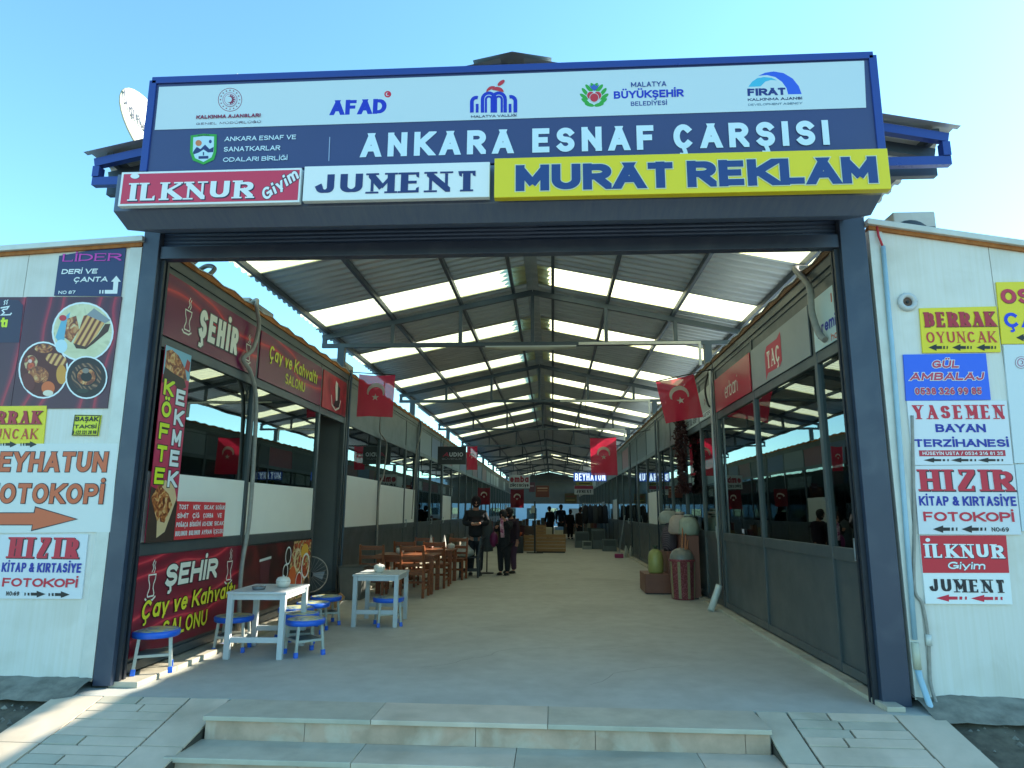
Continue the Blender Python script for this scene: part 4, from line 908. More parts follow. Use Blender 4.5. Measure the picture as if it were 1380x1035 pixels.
for (u, v, ru, rv, mm) in ((9.02, .80, .10, .12, WHITE), (9.02, .80, .08, .10, flat('2a2420')), (9.62, .82, .14, .11, flat('e2b03a')), (9.36, .72, .13, .16, flat('dcc9a0')), (9.38, .72, .09, .12, SALAD), (9.68, .62, .16, .18, WHITE), (9.68, .62, .13, .15, SALAD), (9.2, .5, .13, .15, flat('d86a34')), (9.45, .42, .12, .14, WHITE), (9.45, .42, .1, .12, flat('b83a26')), (9.75, .36, .1, .1, flat('3a2a20')), (8.95, .6, .09, .1, WHITE), (8.95, .6, .07, .08, flat('241c1a'))):
    B.shape([(u + ru * math.cos(R(a)), v + rv * math.sin(R(a))) for a in range(0, 360, 18)], mm, 'picture', False)
B.shape([(8.12, .78), (8.46, .80), (8.46, .83), (8.12, .81)], flat('cfd3d0'), 'picture', False); B.shape([(8.17, .45), (8.41, .45), (8.44, .79), (8.14, .78)], flat('57202a'), 'picture', False); B.shape([(8.05, .34), (8.5, .34), (8.56, .39), (8.0, .39)], flat('b9bcb8'), 'picture', False); B.done()
B = Board('shop_sign', 'white fascia sign with blue lower-case lettering half hidden by the portal post', 'sign', 'R', XR, .012, 'fascia signs of the glass shop')
B.board([(-6.31, 2.895), (-5.72, 2.895), (-5.72, 3.395), (-6.31, 3.395)], flat('c3d4d2', .35), False)
B.text('premi', (-6.22, 3.026), (-5.80, 3.137), flat('24349a'), px=False, t=.2); B.text('ho', (-5.93, 2.908), (-5.80, 2.976), flat('d2643a'), px=False, t=.16); B.line([(-5.86, 3.247), (-5.86, 3.331)], .02, flat('d2643a'), 'emblem', False); B.done()
B = Board('shop_sign', 'silver fascia sign with a waving red flag emblem and white serif capitals', 'sign', 'R', XR, .012, 'fascia signs of the glass shop')
B.board([(-8.32, 2.895), (-6.43, 2.895), (-6.43, 3.395), (-8.32, 3.395)], mat('silver_sign', '8f9699', .32, .35, .1, 2), False)
B.shape([(-7.78, 2.916), (-7.70, 2.984), (-7.30, 2.976), (-7.22, 3.026), (-7.22, 3.348), (-7.34, 3.298), (-7.70, 3.298), (-7.78, 3.23)], flat('c4203e'), 'emblem', False)
B.text('TAÇ', (-7.73, 3.035), (-7.27, 3.23), CRM, px=False, t=.18, style='serif', sp=.03); B.done()
B = Board('shop_sign', 'red fascia sign with thin tall white lettering', 'sign', 'R', XR, .012, 'fascia signs of the glass shop')
B.board([(-10.24, 2.895), (-8.40, 2.895), (-8.40, 3.395), (-10.24, 3.395)], mat('red_gloss_sign', 'b5223c', .22, 0, .1, 2), False)
B.text('erbari', (-9.65, 3.009), (-8.98, 3.23), CRM, px=False, t=.09, sp=.08); B.done()
B = Board('shop_sign', 'pale grey fascia sign with a small emblem next to the red fascia sign', 'sign', 'R', XR, .012, 'fascia signs of the glass shop')
B.board([(-11.4, 2.895), (-10.46, 2.895), (-10.46, 3.395), (-11.4, 3.395)], mat('pale_sign', '9fa6a2', .3, .2, .1, 2), False)
B.disc((0, 0), 0, 0, RED) if 0 else None
B.line([(-10.98, 3.23), (-10.9, 3.179), (-10.98, 3.128)], .03, flat('8d4a4a'), 'emblem', False); B.shape([(-11.35, 2.912), (-10.5, 2.912), (-10.5, 3.009), (-11.35, 3.009)], flat('dfe3df'), 'panel', False); B.text('HASTER', (-11.2, 2.933), (-10.6, 2.992), BLK, px=False, t=.2); B.done()
B = Board('shop_sign', 'white fascia sign with a green splash above black lettering behind the right flag', 'sign', 'R', XR, .012, 'fascia signs of the glass shop')
B.board([(-12.86, 2.895), (-11.5, 2.895), (-11.5, 3.395), (-12.86, 3.395)], flat('c9d0cc', .35), False)
B.shape([(-12.78, 3.137), (-12.5, 3.094), (-12.3, 3.162), (-12.2, 3.264), (-12.4, 3.348), (-12.75, 3.348)], GREEN, 'emblem', False); B.text('HASTER TÜL 450P', (-12.75, 2.925), (-11.6, 3.035), BLK, px=False, t=.17); B.done()

# ------------------------------------------------------------------ end of the arcade and what stands beyond it
ew = thing('far_gable', 'dark gable panel closing the far end above the bright opening', 'wall', (0, 66, 0))
MB().add([(EL, 0, 2.15), (ER, 0, 2.15), (ER, 0, rz_(ER)), (RX, 0, RZ), (EL, 0, rz_(EL)), (EL, .1, 2.15), (ER, .1, 2.15), (ER, .1, rz_(ER)), (RX, .1, RZ), (EL, .1, rz_(EL))], [(0, 1, 2, 3, 4), (9, 8, 7, 6, 5), (0, 5, 6, 1), (1, 6, 7, 2), (2, 7, 8, 3), (3, 8, 9, 4), (4, 9, 5, 0)]).build('gable_panel', ANTH, ew)
fb = thing('far_building', 'pale building seen through the opening at the far end of the arcade', 'building', (0, 84, -.5))
MB().box(-14, 0, 0, 14, 8, 6).build('wall', mat('pale_render', '8fa6b6', .8, 0, .2, .5), fb)
for i in range(-4, 5): MB().box(i * 2.6 - .6, -.03, 1.0, i * 2.6 + .6, .02, 2.3).build('window', GLASS, fb); MB().box(i * 2.6 - .7, -.06, .9, i * 2.6 + .7, .01, .97).build('sill', TRIMW, fb)

# ------------------------------------------------------------------ furniture
BLUES = mat('stool_blue', '1f62d2', .35, 0, .15, 6); GREYL = mat('stool_leg_grey', 'aeb2a8', .45, .1, .3, 8)
SEATP = ramp_mat('stool_print', 'voronoi', [(0, 'd8d6b8'), (.35, 'c8c27a'), (.5, '8fb0c8'), (.7, '4a6a78'), (1, 'e2e0d0')], 11, .35)
def make_stool(label):
    t = thing('stool', label, 'stool', (0, 0, 0), 0, 'blue stools by the white tables')
    MB().lathe((0, 0, 0), [(.0, .284), (.182, .284), (.192, .291), (.195, .325), (.187, .336), (.183, .337), (0, .337)], 36).build('seat', BLUES, t)
    MB().lathe((0, 0, 0), [(.0, .3372), (.172, .3372), (.176, .3376), (.17, .3392), (0, .3395)], 36).build('seat_print', SEATP, t)
    c = .118
    for sx, sy in ((1, 1), (-1, 1), (1, -1), (-1, -1)):
        l = MB().bar((sx * c, sy * c, .29), (sx * (c + .022), sy * (c + .022), .0), .026, .026, (1, 0, 0)).build('leg', GREYL, t, .003)
        MB().bar((sx * (c + .0185), sy * (c + .0185), .05), (sx * (c + .0225), sy * (c + .0225), -.001), .037, .037, (1, 0, 0)).build('foot', BLUES, l, .004)
    e = c + .012
    for a, b in (((-e, -e), (e, -e)), ((e, -e), (e, e)), ((e, e), (-e, e)), ((-e, e), (-e, -e))): MB().bar((*a, .145), (*b, .145), .018, .022).build('stretcher', GREYL, t)
    MB().box(-e + .01, -e + .01, .15, e - .01, e - .01, .156).build('shelf', mat('stool_shelf', '6f7468', .6, 0, .4, 9), t)
    return t
S0 = [((-3.42, 5.86, .046), .5, 'blue stool nearest the entrance, in front of the glossy maroon poster'),
      ((-3.26, 6.98, .0), .2, 'blue stool half hidden behind the near white table'),
      ((-2.47, 6.86, 0), .75, 'blue stool nearest the aisle beside the near white table'),
      ((-2.66, 7.22, 0), .3, 'blue stool directly behind the one on the aisle side of the near table'),
      ((-2.86, 7.62, 0), .9, 'light blue stool catching the sun behind the near white table'),
      ((-2.82, 8.05, 0), .1, 'blue stool in the middle of the row between the two white tables'),
      ((-2.86, 8.62, 0), .6, 'last blue stool of the row left of the far white table'),
      ((-2.06, 8.62, 0), .4, 'blue stool tucked under the far white table')]
st0 = make_stool(S0[0][2])
for i, (p, a, lb) in enumerate(S0):
    o = st0 if i == 0 else dup(st0); o.location = p; o.rotation_euler = (0, 0, a); o['label'] = lb
def make_table(label):
    t = thing('side_table', label, 'table', (0, 0, 0), 0, 'small white tables')
    W_, D_, H_ = .29, .37, .62
    MB().box(-W_, -D_, H_ - .022, W_, D_, H_).build('table_top', WHITEP, t, .004)
    a = MB(); 
    for y in (-D_ + .035, D_ - .035): a.box(-W_ + .06, y - .012, H_ - .075, W_ - .06, y + .012, H_ - .023)
    for x in (-W_ + .035, W_ - .035): a.box(x - .012, -D_ + .06, H_ - .075, x + .012, D_ - .06, H_ - .023)
    a.build('apron', WHITEP, t)
    for sx in (-1, 1):
        for sy in (-1, 1): MB().box(sx * (W_ - .035) - .026, sy * (D_ - .035) - .026, 0, sx * (W_ - .035) + .026, sy * (D_ - .035) + .026, H_ - .023).build('leg', WHITEP, t, .003)
    for y in (-D_ + .035, D_ - .035): MB().box(-W_ + .062, y - .012, .15, W_ - .062, y + .012, .20).build('stretcher', WHITEP, t)
    return t
t0 = make_table('white painted table nearest the entrance with an ashtray and a napkin bowl'); t0.location = (-2.88, 6.92, 0); t0.rotation_euler = (0, 0, R(3))
t1 = dup(t0, (-2.20, 8.80, 0), R(2), 'white painted table standing further in, beside the wooden chairs')
def make_bowl(label):                              # ribbed pumpkin-like napkin holder
    t = thing('napkin_bowl', label, 'bowl', (0, 0, 0), 0, 'white napkin bowls'); n, m = 24, 10; vs = []
    prof = [(.03, 0), (.055, .012), (.072, .045), (.07, .075), (.055, .098), (.03, .105), (.012, .103), (.008, .118), (.001, .12)]
    for r, z in prof:
        for k in range(n): rr = r * (1 + .06 * math.cos(k * 2 * math.pi / n * 8)); vs.append((rr * math.cos(2 * math.pi * k / n), rr * math.sin(2 * math.pi * k / n), z))
    fs = [(i * n + k, i * n + (k + 1) % n, (i + 1) * n + (k + 1) % n, (i + 1) * n + k) for i in range(len(prof) - 1) for k in range(n)]
    MB().add(vs, fs, True).build('bowl_body', mat('bowl_white', 'dcd9cc', .5, 0, .25, 25, .1), t)
    MB().tube([(.071 * math.cos(a * .2618), .071 * math.sin(a * .2618), .062) for a in range(25)], .0035, 6, False).build('rim', mat('bowl_band', 'b9b5a4', .5), t)
    return t
b0 = make_bowl('white ribbed napkin bowl on the near white table'); b0.location = (-2.77, 6.97, .6205)
dup(b0, (-2.22, 8.72, .6205), 0, 'white ribbed napkin bowl on the far white table')
dup(b0, (-2.72, 12.1, .6505), 0, 'white ribbed napkin bowl on the near wooden table'); dup(b0, (-2.05, 13.75, .6505), 0, 'white ribbed napkin bowl on the far wooden table')
a = thing('ashtray', 'round glass ashtray on the near white table', 'ashtray', (-2.93, 6.76, .6205)); MB().lathe((0, 0, 0), [(.0, .002), (.06, .002), (.066, .03), (.058, .03), (.052, .01), (0, .01)], 24).build('dish', mat('ashtray_glass', '7d7f80', .15, .2, .2, 12), a); MB().tube([(.02, .04, .034), (.05, .06, .036)], .004, 6).build('cigarette_end', WHITEP, a)
p_ = thing('paper_sheet', 'white paper lying on the far white table', 'paper', (-2.28, 8.62, .6205), .3); MB().box(-.1, -.07, 0, .1, .07, .002).build('sheet', flat('e6e6e0'), p_)
def make_wtable(label):
    t = thing('wooden_table', label, 'table', (0, 0, 0), 0, 'stained wooden tables'); W_, D_, H_ = .52, .38, .65
    for i in range(4): MB().box(-W_, -D_ + i * .19 + .002, H_ - .03, W_, -D_ + (i + 1) * .19 - .002, H_).build('top_board', WOOD, t, .003)
    a = MB()
    for y in (-D_ + .06, D_ - .06): a.box(-W_ + .1, y - .012, H_ - .12, W_ - .1, y + .012, H_ - .031)
    for x in (-W_ + .06, W_ - .06): a.box(x - .012, -D_ + .1, H_ - .12, x + .012, D_ - .1, H_ - .031)
    a.build('apron', WOOD, t)
    for sx in (-1, 1):
        for sy in (-1, 1): MB().box(sx * (W_ - .06) - .035, sy * (D_ - .06) - .035, 0, sx * (W_ - .06) + .035, sy * (D_ - .06) + .035, H_ - .031).build('leg', WOOD, t, .004)
    return t
w0 = make_wtable('stained wooden table behind the two chair backs nearest the camera'); w0.location = (-2.55, 12.1, 0)
dup(w0, (-2.48, 13.75, 0), 0, 'stained wooden table further along the wall, nearer the people')
def make_chair(label, m, name='wooden_chair', g='stained wooden chairs'):
    t = thing(name, label, 'chair', (0, 0, 0), 0, g); h = .19
    MB().box(-h - .01, -h, .405, h + .01, h + .02, .43).build('seat', m, t, .004)
    for sx in (-1, 1):
        MB().bar((sx * h, h, 0), (sx * h, h, .404), .042, .042, (1, 0, 0)).build('leg', m, t, .003)
        l = MB(); l.bar((sx * h, -h, 0), (sx * h, -h - .0, .43), .042, .042, (1, 0, 0)); l.build('leg', m, t, .003)
        MB().bar((sx * h, -h, .4305), (sx * h, -h - .06, .84), .042, .038, (1, 0, 0)).build('back_post', m, t, .003)
    for z, w_ in ((.79, .07), (.64, .055), (.52, .04)):
        y = -h - .06 * (z - .43) / .41; MB().bar((-h + .021, y, z), (h - .021, y, z), .022, w_).build('back_slat', m, t, .003)
    for z in (.15,):
        for sx in (-1, 1): MB().bar((sx * h, -h + .02, z), (sx * h, h - .02, z), .02, .04).build('stretcher', m, t)
        MB().bar((-h + .02, h, z + .06), (h - .02, h, z + .06), .02, .04).build('stretcher', m, t)
    s = MB(); s.bar((-h, h, .385), (h, h, .385), .02, .05); s.bar((-h, -h, .385), (h, -h, .385), .02, .05); s.build('seat_rail', m, t)
    return t
CH = [((-3.02, 11.50), .06, 'wooden chair nearest the wall with its back to the camera'), ((-2.30, 11.42), -.05, 'wooden chair with its back to the camera, nearest the far white table'),
      ((-2.78, 12.98), 0, 'wooden chair nearest the wall between the two wooden tables'), ((-2.18, 12.86), -.08, 'wooden chair on the aisle side between the two wooden tables'),
      ((-2.05, 14.42), math.pi - .1, 'wooden chair on the aisle side behind the far wooden table'), ((-2.75, 14.45), math.pi + .1, 'wooden chair nearest the wall behind the far wooden table')]
c0 = make_chair(CH[0][2], WOOD)
for i, (p, a, lb) in enumerate(CH):
    o = c0 if i == 0 else dup(c0); o.location = (*p, 0); o.rotation_euler = (0, 0, a); o['label'] = lb
bc = make_chair('black chair holding a white plastic bag in front of the standing person', mat('black_chair_paint', '202226', .4, 0, .2, 6), 'black_chair', None); bc.location = (-1.80, 14.9, 0); bc.rotation_euler = (0, 0, math.pi / 2)
bag = thing('plastic_bag', 'bulging white plastic bag on the black chair', 'bag', (-1.92, 14.9, .432))
vs = []; n = 18
for r, z in ((.02, .0), (.15, .005), (.185, .06), (.18, .13), (.13, .2), (.06, .26), (.05, .30), (.09, .38), (.02, .40)):
    for k in range(n): a = 2 * math.pi * k / n; rr = r * (1 + .16 * math.sin(a * 3 + z * 20) + .06 * math.sin(a * 7)); vs.append((rr * math.cos(a), rr * .8 * math.sin(a), z))
MB().add(vs, [(i * n + k, i * n + (k + 1) % n, (i + 1) * n + (k + 1) % n, (i + 1) * n + k) for i in range(8) for k in range(n)], True).build('bag_body', thin_mat('white_film', 'd8dcd6', .35, 0, .25), bag)
for x in (2.62, 2.38):
    pass
for (x, y, lb) in ((-2.5, 13.95, 'white napkin cone nearer the wall on the far wooden table'), (-2.22, 13.92, 'white napkin cone nearer the aisle on the far wooden table')):
    k = thing('napkin_cone', lb, 'napkins', (x, y, .6505), 0, 'napkin cones'); MB().lathe((0, 0, 0), [(.03, 0), (.045, .03), (.04, .09), (.02, .2), (.004, .27)], 12).build('cone', flat('dedbd0'), k); MB().lathe((0, 0, 0), [(.05, 0), (.055, .035), (.048, .036)], 14).build('holder', WOOD, k)
# things by the tea shop's door
fan = thing('pedestal_fan', 'floor fan with a round wire guard inside the open door', 'fan', (-3.66, 10.22, 0), R(20))
MB().tube([(.26 * math.cos(R(a)), 0, .45 + .26 * math.sin(R(a))) for a in range(0, 361, 12)], .009, 6, False).build('guard_ring', CONDUIT, fan)
g = MB()
for a in range(0, 360, 15): g.tube([(.04 * math.cos(R(a)), -.05, .45 + .04 * math.sin(R(a))), (.2 * math.cos(R(a)), -.045, .45 + .2 * math.sin(R(a))), (.26 * math.cos(R(a)), 0, .45 + .26 * math.sin(R(a)))], .0025, 4, False)
g.build('wire_guard', CONDUIT, fan)
bl = MB()
for a in (0, 120, 240): bl.poly([(.03 * math.cos(R(a + d)) if r == 0 else r * math.cos(R(a + d)), r * math.sin(R(a + d))) for r, d in ((.04, -20), (.2, -24), (.22, 10), (.05, 25))], .0, .006)
blo = bl.build('blades', mat('fan_blade', '6f7c86', .4), fan); blo.matrix_local = Matrix(((1, 0, 0, 0), (0, 0, -1, 0), (0, 1, 0, .45), (0, 0, 0, 1)))
MB().tube([(0, .06, .45), (0, -.05, .45)], .05, 14).build('motor', BLACK, fan); MB().tube([(0, .05, .44), (0, .03, .03)], .016, 8).build('stand', PVC, fan); MB().lathe((0, 0, 0), [(.18, 0), (.18, .015), (.03, .035)], 24).build('base', BLACK, fan)
bxx = thing('cardboard_box', 'small open cardboard box on the floor by the fan', 'box', (-3.16, 9.45, 0), .3); k = MB(); k.box(-.14, -.11, 0, .14, .11, .01); k.box(-.14, -.11, .01, .14, -.10, .2); k.box(-.14, .10, .01, .14, .11, .2); k.box(-.14, -.10, .01, -.13, .10, .2); k.box(.13, -.10, .01, .14, .10, .2); k.build('box_body', mat('cardboard', 'b08a5c', .8, 0, .3, 8), bxx); MB().bar((.145, 0, .2), (.22, 0, .14), .2, .006, (0, 1, 0)).build('flap', MATS['cardboard'], bxx)
bn = thing('metal_bin', 'grey square metal bin beside the wooden chairs at the wall', 'bin', (-3.22, 11.05, 0)); k = MB(); k.add([(-.16, -.16, 0), (.16, -.16, 0), (.16, .16, 0), (-.16, .16, 0), (-.2, -.2, .5), (.2, -.2, .5), (.2, .2, .5), (-.2, .2, .5)], [(3, 2, 1, 0), (0, 1, 5, 4), (1, 2, 6, 5), (2, 3, 7, 6), (3, 0, 4, 7), (4, 5, 6, 7)]); k.build('bin_body', mat('bin_grey', '5d615c', .5, .2, .4, 6), bn); MB().box(-.21, -.21, .501, .21, .21, .52).build('lid', mat('bin_lid', '4b4f4c', .5, .2, .3, 6), bn, .004)

# ------------------------------------------------------------------ flags
FLR = thin_mat('flag_red', 'd42c4c', .6, .10); FLD = thin_mat('flag_red_shaded', '6a1626', .4); FLW = thin_mat('flag_white', 'dcdccc', .4)  # FLD: the same red cloth with the far aisle's shade put into its colour
def flag(label, tl, w, h, y, tilt=0, rod=None, sag=.02, seed=0, name='flag', shrink=0, cloth=None):
    """hanging flag (faces the camera): waving cloth with a white crescent and star sewn on, hung from a rod or cord"""
    t = thing(name, label, 'flag', (tl[0], y, tl[1]), 0, 'red flags in the arcade'); ct, sn = math.cos(tilt), math.sin(tilt)
    def P(u, v, off=0.0):
        d = .035 * math.sin(u / w * 5 + seed + v * 2) * (.3 + v / h) + .02 * math.sin(u / w * 11 + seed * 2) * v / h
        x, z = u + shrink * v * (u / w - .5), -v - sag * 4 * (u / w) * (1 - u / w) * (1 - v / h)
        return (x * ct - z * sn, d + off, x * sn + z * ct)
    n, m = 20, 20
    MB().add([P(w * i / n, h * j / m) for j in range(m + 1) for i in range(n + 1)], [(j * (n + 1) + i, j * (n + 1) + i + 1, (j + 1) * (n + 1) + i + 1, (j + 1) * (n + 1) + i) for j in range(m) for i in range(n)], True).build('cloth', cloth or FLR, t)
    cx, cy, r = w * .5, h * .40, w * .25                         # emblem turned a quarter (vertical hanging)
    mb = MB(); out = [(r * math.cos(R(a)), r * math.sin(R(a))) for a in range(-25, 206, 11)]; inn = [(r * .8 * math.cos(R(a)), r * .8 * math.sin(R(a)) - r * .28) for a in range(-12, 193, 10)]
    k = len(out)
    inn = [(r * .8 * math.cos(R(-8 + 196 * i / (k - 1))), r * .8 * math.sin(R(-8 + 196 * i / (k - 1))) - r * .26) for i in range(k)]
    for off in (-.004, .004):
        mb.add([P(cx + a, cy - b, off) for a, b in out] + [P(cx + a, cy - b, off) for a, b in inn], [(i, i + 1, k + i + 1, k + i) for i in range(k - 1)])
    mb.build('crescent', FLW, t); sb = MB(); sr = r * .42; sy = cy + r * .62
    for off in (-.004, .004):
        pts = [P(cx + (sr if i % 2 == 0 else sr * .4) * math.sin(R(36 * i)), sy - (sr if i % 2 == 0 else sr * .4) * math.cos(R(36 * i)), off) for i in range(10)]
        sb.add([P(cx, sy, off)] + pts, [(0, 1 + i, 1 + (i + 1) % 10) for i in range(10)])
    sb.build('star', FLW, t)
    if rod: MB().tube([(rod[0] - tl[0], 0, rod[1] - tl[1]), P(w, 0) if rod[0] < tl[0] else P(0, 0)], .009, 6).build('rod', BLACK, t)
    return t
pA = at(484, 504, 1, 11.5); flag('red flag on a rod from the left wall above the tea shop end', (pA.x, pA.z), .66, .76, 11.5, R(-2), (XL, pA.z + .03), seed=.4)
pB = at(884, 514, 1, 10.4); flag('red flag on a slanted rod from the right wall, lit through from behind', (pB.x, pB.z), .60, .68, 10.4, R(11), (XR, pB.z + .19), seed=1.7)
pC = at(795, 590, 1, 17); flag('large red flag hanging free on a cord over the right half of the aisle', (pC.x, pC.z), .66, .95, 17, R(1), None, seed=2.6)
cc = thing('rope', 'thin dark cord across the aisle carrying the large flag', 'rope', (0, 17.0, 0)); MB().tube([(pC.x - .02, 0, pC.z), (pC.x + .33, 0, pC.z - .01), (pC.x + .68, 0, pC.z + .02), (XR - .02, 0, 3.45)], .007, 6).build('strand', BLACK, cc); MB().tube([(pC.x - .02, 0, pC.z), (pC.x - .1, 0, ZC - .03)], .007, 6).build('strand', BLACK, cc)
pD = at(629, 601, 1, 17.3); flag('small red flag beside the black hanging sign', (pD.x, pD.z), .28, .62, 17.3, 0, None, seed=.9)
pE = at(688, 659, 1, 24.1); flag('red flag with shade put into its cloth colour under the white hanging shop sign', (pE.x, pE.z), .48, .66, 24.1, 0, None, seed=3.2, cloth=FLD)
pF = at(644, 657, 1, 22.3); flag('red flag with painted-in shade low at the left shop fronts behind the people', (pF.x, pF.z), .41, .56, 22.3, 0, None, seed=4.1, cloth=FLD)

# ------------------------------------------------------------------ hanging signs
def hang(label, bl, tr, y, m, deep=.06):
    b = Board('hanging_sign', label, 'sign', 'F', y, deep, 'signs hanging across the aisle'); b.rect(bl, tr, m, .004)
    br = MB(); (u0, v0), (u1, v1) = b.uv(bl), b.uv(tr); w = u1 - u0
    for x in (-w * .4, w * .4): br.tube([(x, v1 - v0, .03), (x, v1 - v0 + .25, .03)], .008, 6)
    br.build('hanger', STEEL, b.root); return b
B = hang('black hanging sign with red and white lettering on the left', (590, 626), (628.5, 602), 17.2, mat('sign_black', '1d2026', .3))
B.text('UDIO', (606, 615.5), (624.5, 610), flat('c8ccd0'), t=.2, sp=.2); B.text('A', (597.5, 615.5), (605, 610), flat('a82a4a'), t=.2, ital=.3); B.text('GÜVENLİK', (596, 619.8), (623, 617.6), flat('80868c'), t=.16, sp=.2); B.fill((590.8, 630.4), (628, 626.6), flat('6f7770'), 'panel') if 0 else None; B.done()
B = hang('white hanging sign with red and black lower-case lettering', (686, 658), (714, 640), 24, mat('sign_white2', 'a9b0b0', .4))
B.text('emba', (687.5, 650), (712.5, 641.5), flat('8a2436'), t=.24, sp=.1); B.text('züccaciye', (687.5, 656), (712.5, 651.2), flat('20242a'), t=.2, sp=.1); B.done()
B = hang('backlit blue hanging sign with white capitals on the right', (773, 648.5), (817, 637.2), 25, emit_mat('sign_glow_blue', '2c62c8', .2))
B.text('BEYHATUN', (775, 647.6), (815.5, 638.2), emit_mat('sign_glow_white', 'dcefff', .55), t=.15, sp=.12); B.done()
B = hang('yellow hanging strip sign below the backlit blue one', (776, 654), (798.5, 649.6), 25.4, flat('a8982a')); B.line([(780, 652), (795, 651.8)], .03, BLK, 'lettering'); B.done()
B = hang('red and white hanging sign with black serif lettering', (774, 666.3), (799.4, 654.6), 25.3, flat('a8b0ae')); B.fill((774.2, 659), (799.2, 654.8), flat('98243a'), 'panel'); B.text('JUMENT', (776.5, 664.4), (797, 660.3), BLK, t=.26, style='serif', sp=.05); B.done()
B = hang('orange brown hanging sign in the middle of the aisle', (722, 670), (740, 654.6), 31, flat('7d4030')); B.line([(724, 658), (738, 658)], .06, flat('c8a080'), 'lettering'); B.line([(724, 661.5), (738, 661.5)], .05, flat('b08060'), 'lettering'); B.done()
B = hang('olive brown hanging sign right of the middle of the aisle', (761, 679), (777, 665), 33, flat('6a5a34')); B.line([(763, 674), (775, 674)], .05, flat('a89850'), 'lettering'); B.line([(763, 669), (775, 669)], .05, flat('8a4030'), 'lettering'); B.done()
B = hang('small maroon hanging sign left of the orange brown one', (713, 663), (721, 650), 30, flat('5a3440')); B.line([(714.5, 655), (719.5, 655)], .05, flat('a08890'), 'lettering'); B.done()
# ceiling lamp and cable tray on the first truss
lp = thing('ceiling_lamp', 'long pale lamp hung under the first truss', 'lamp', (-.36, 11.05, ZC - .04))
n = 12; MB().add([(x, .07 * math.cos(R(a)), -.02 - .05 * math.sin(R(a)) * (1 - (abs(x) / .78) ** 4)) for x in [-.76 + 1.52 * i / 10 for i in range(11)] for a in range(0, 181, 20)], [(i * 10 + j, i * 10 + j + 1, (i + 1) * 10 + j + 1, (i + 1) * 10 + j) for i in range(10) for j in range(9)], True).build('diffuser', mat('lamp_diffuser', 'b9b9a6', .5), lp); MB().box(-.77, -.075, -.022, .77, .075, -.001).build('lamp_body', WHITEP, lp)
for y, x0 in ((11.05, .45), (17.0, .2), (23.0, .2)):
    ct = thing('cable_tray', 'white cable tray along the %s truss, turning down at the right wall' % {11.05: 'first', 17.0: 'second', 23.0: 'third'}[y], 'cable tray', (0, y, 0), 0, 'cable trays on the trusses'); k = MB(); k.box(x0, -.08, ZC - .035, XR - .02, -.035, ZC + .01); k.build('tray', PVC, ct); MB().box(XR - .06, -.085, 3.80, XR - .02, -.035, ZC - .036).build('drop_pipe', PVC, ct)

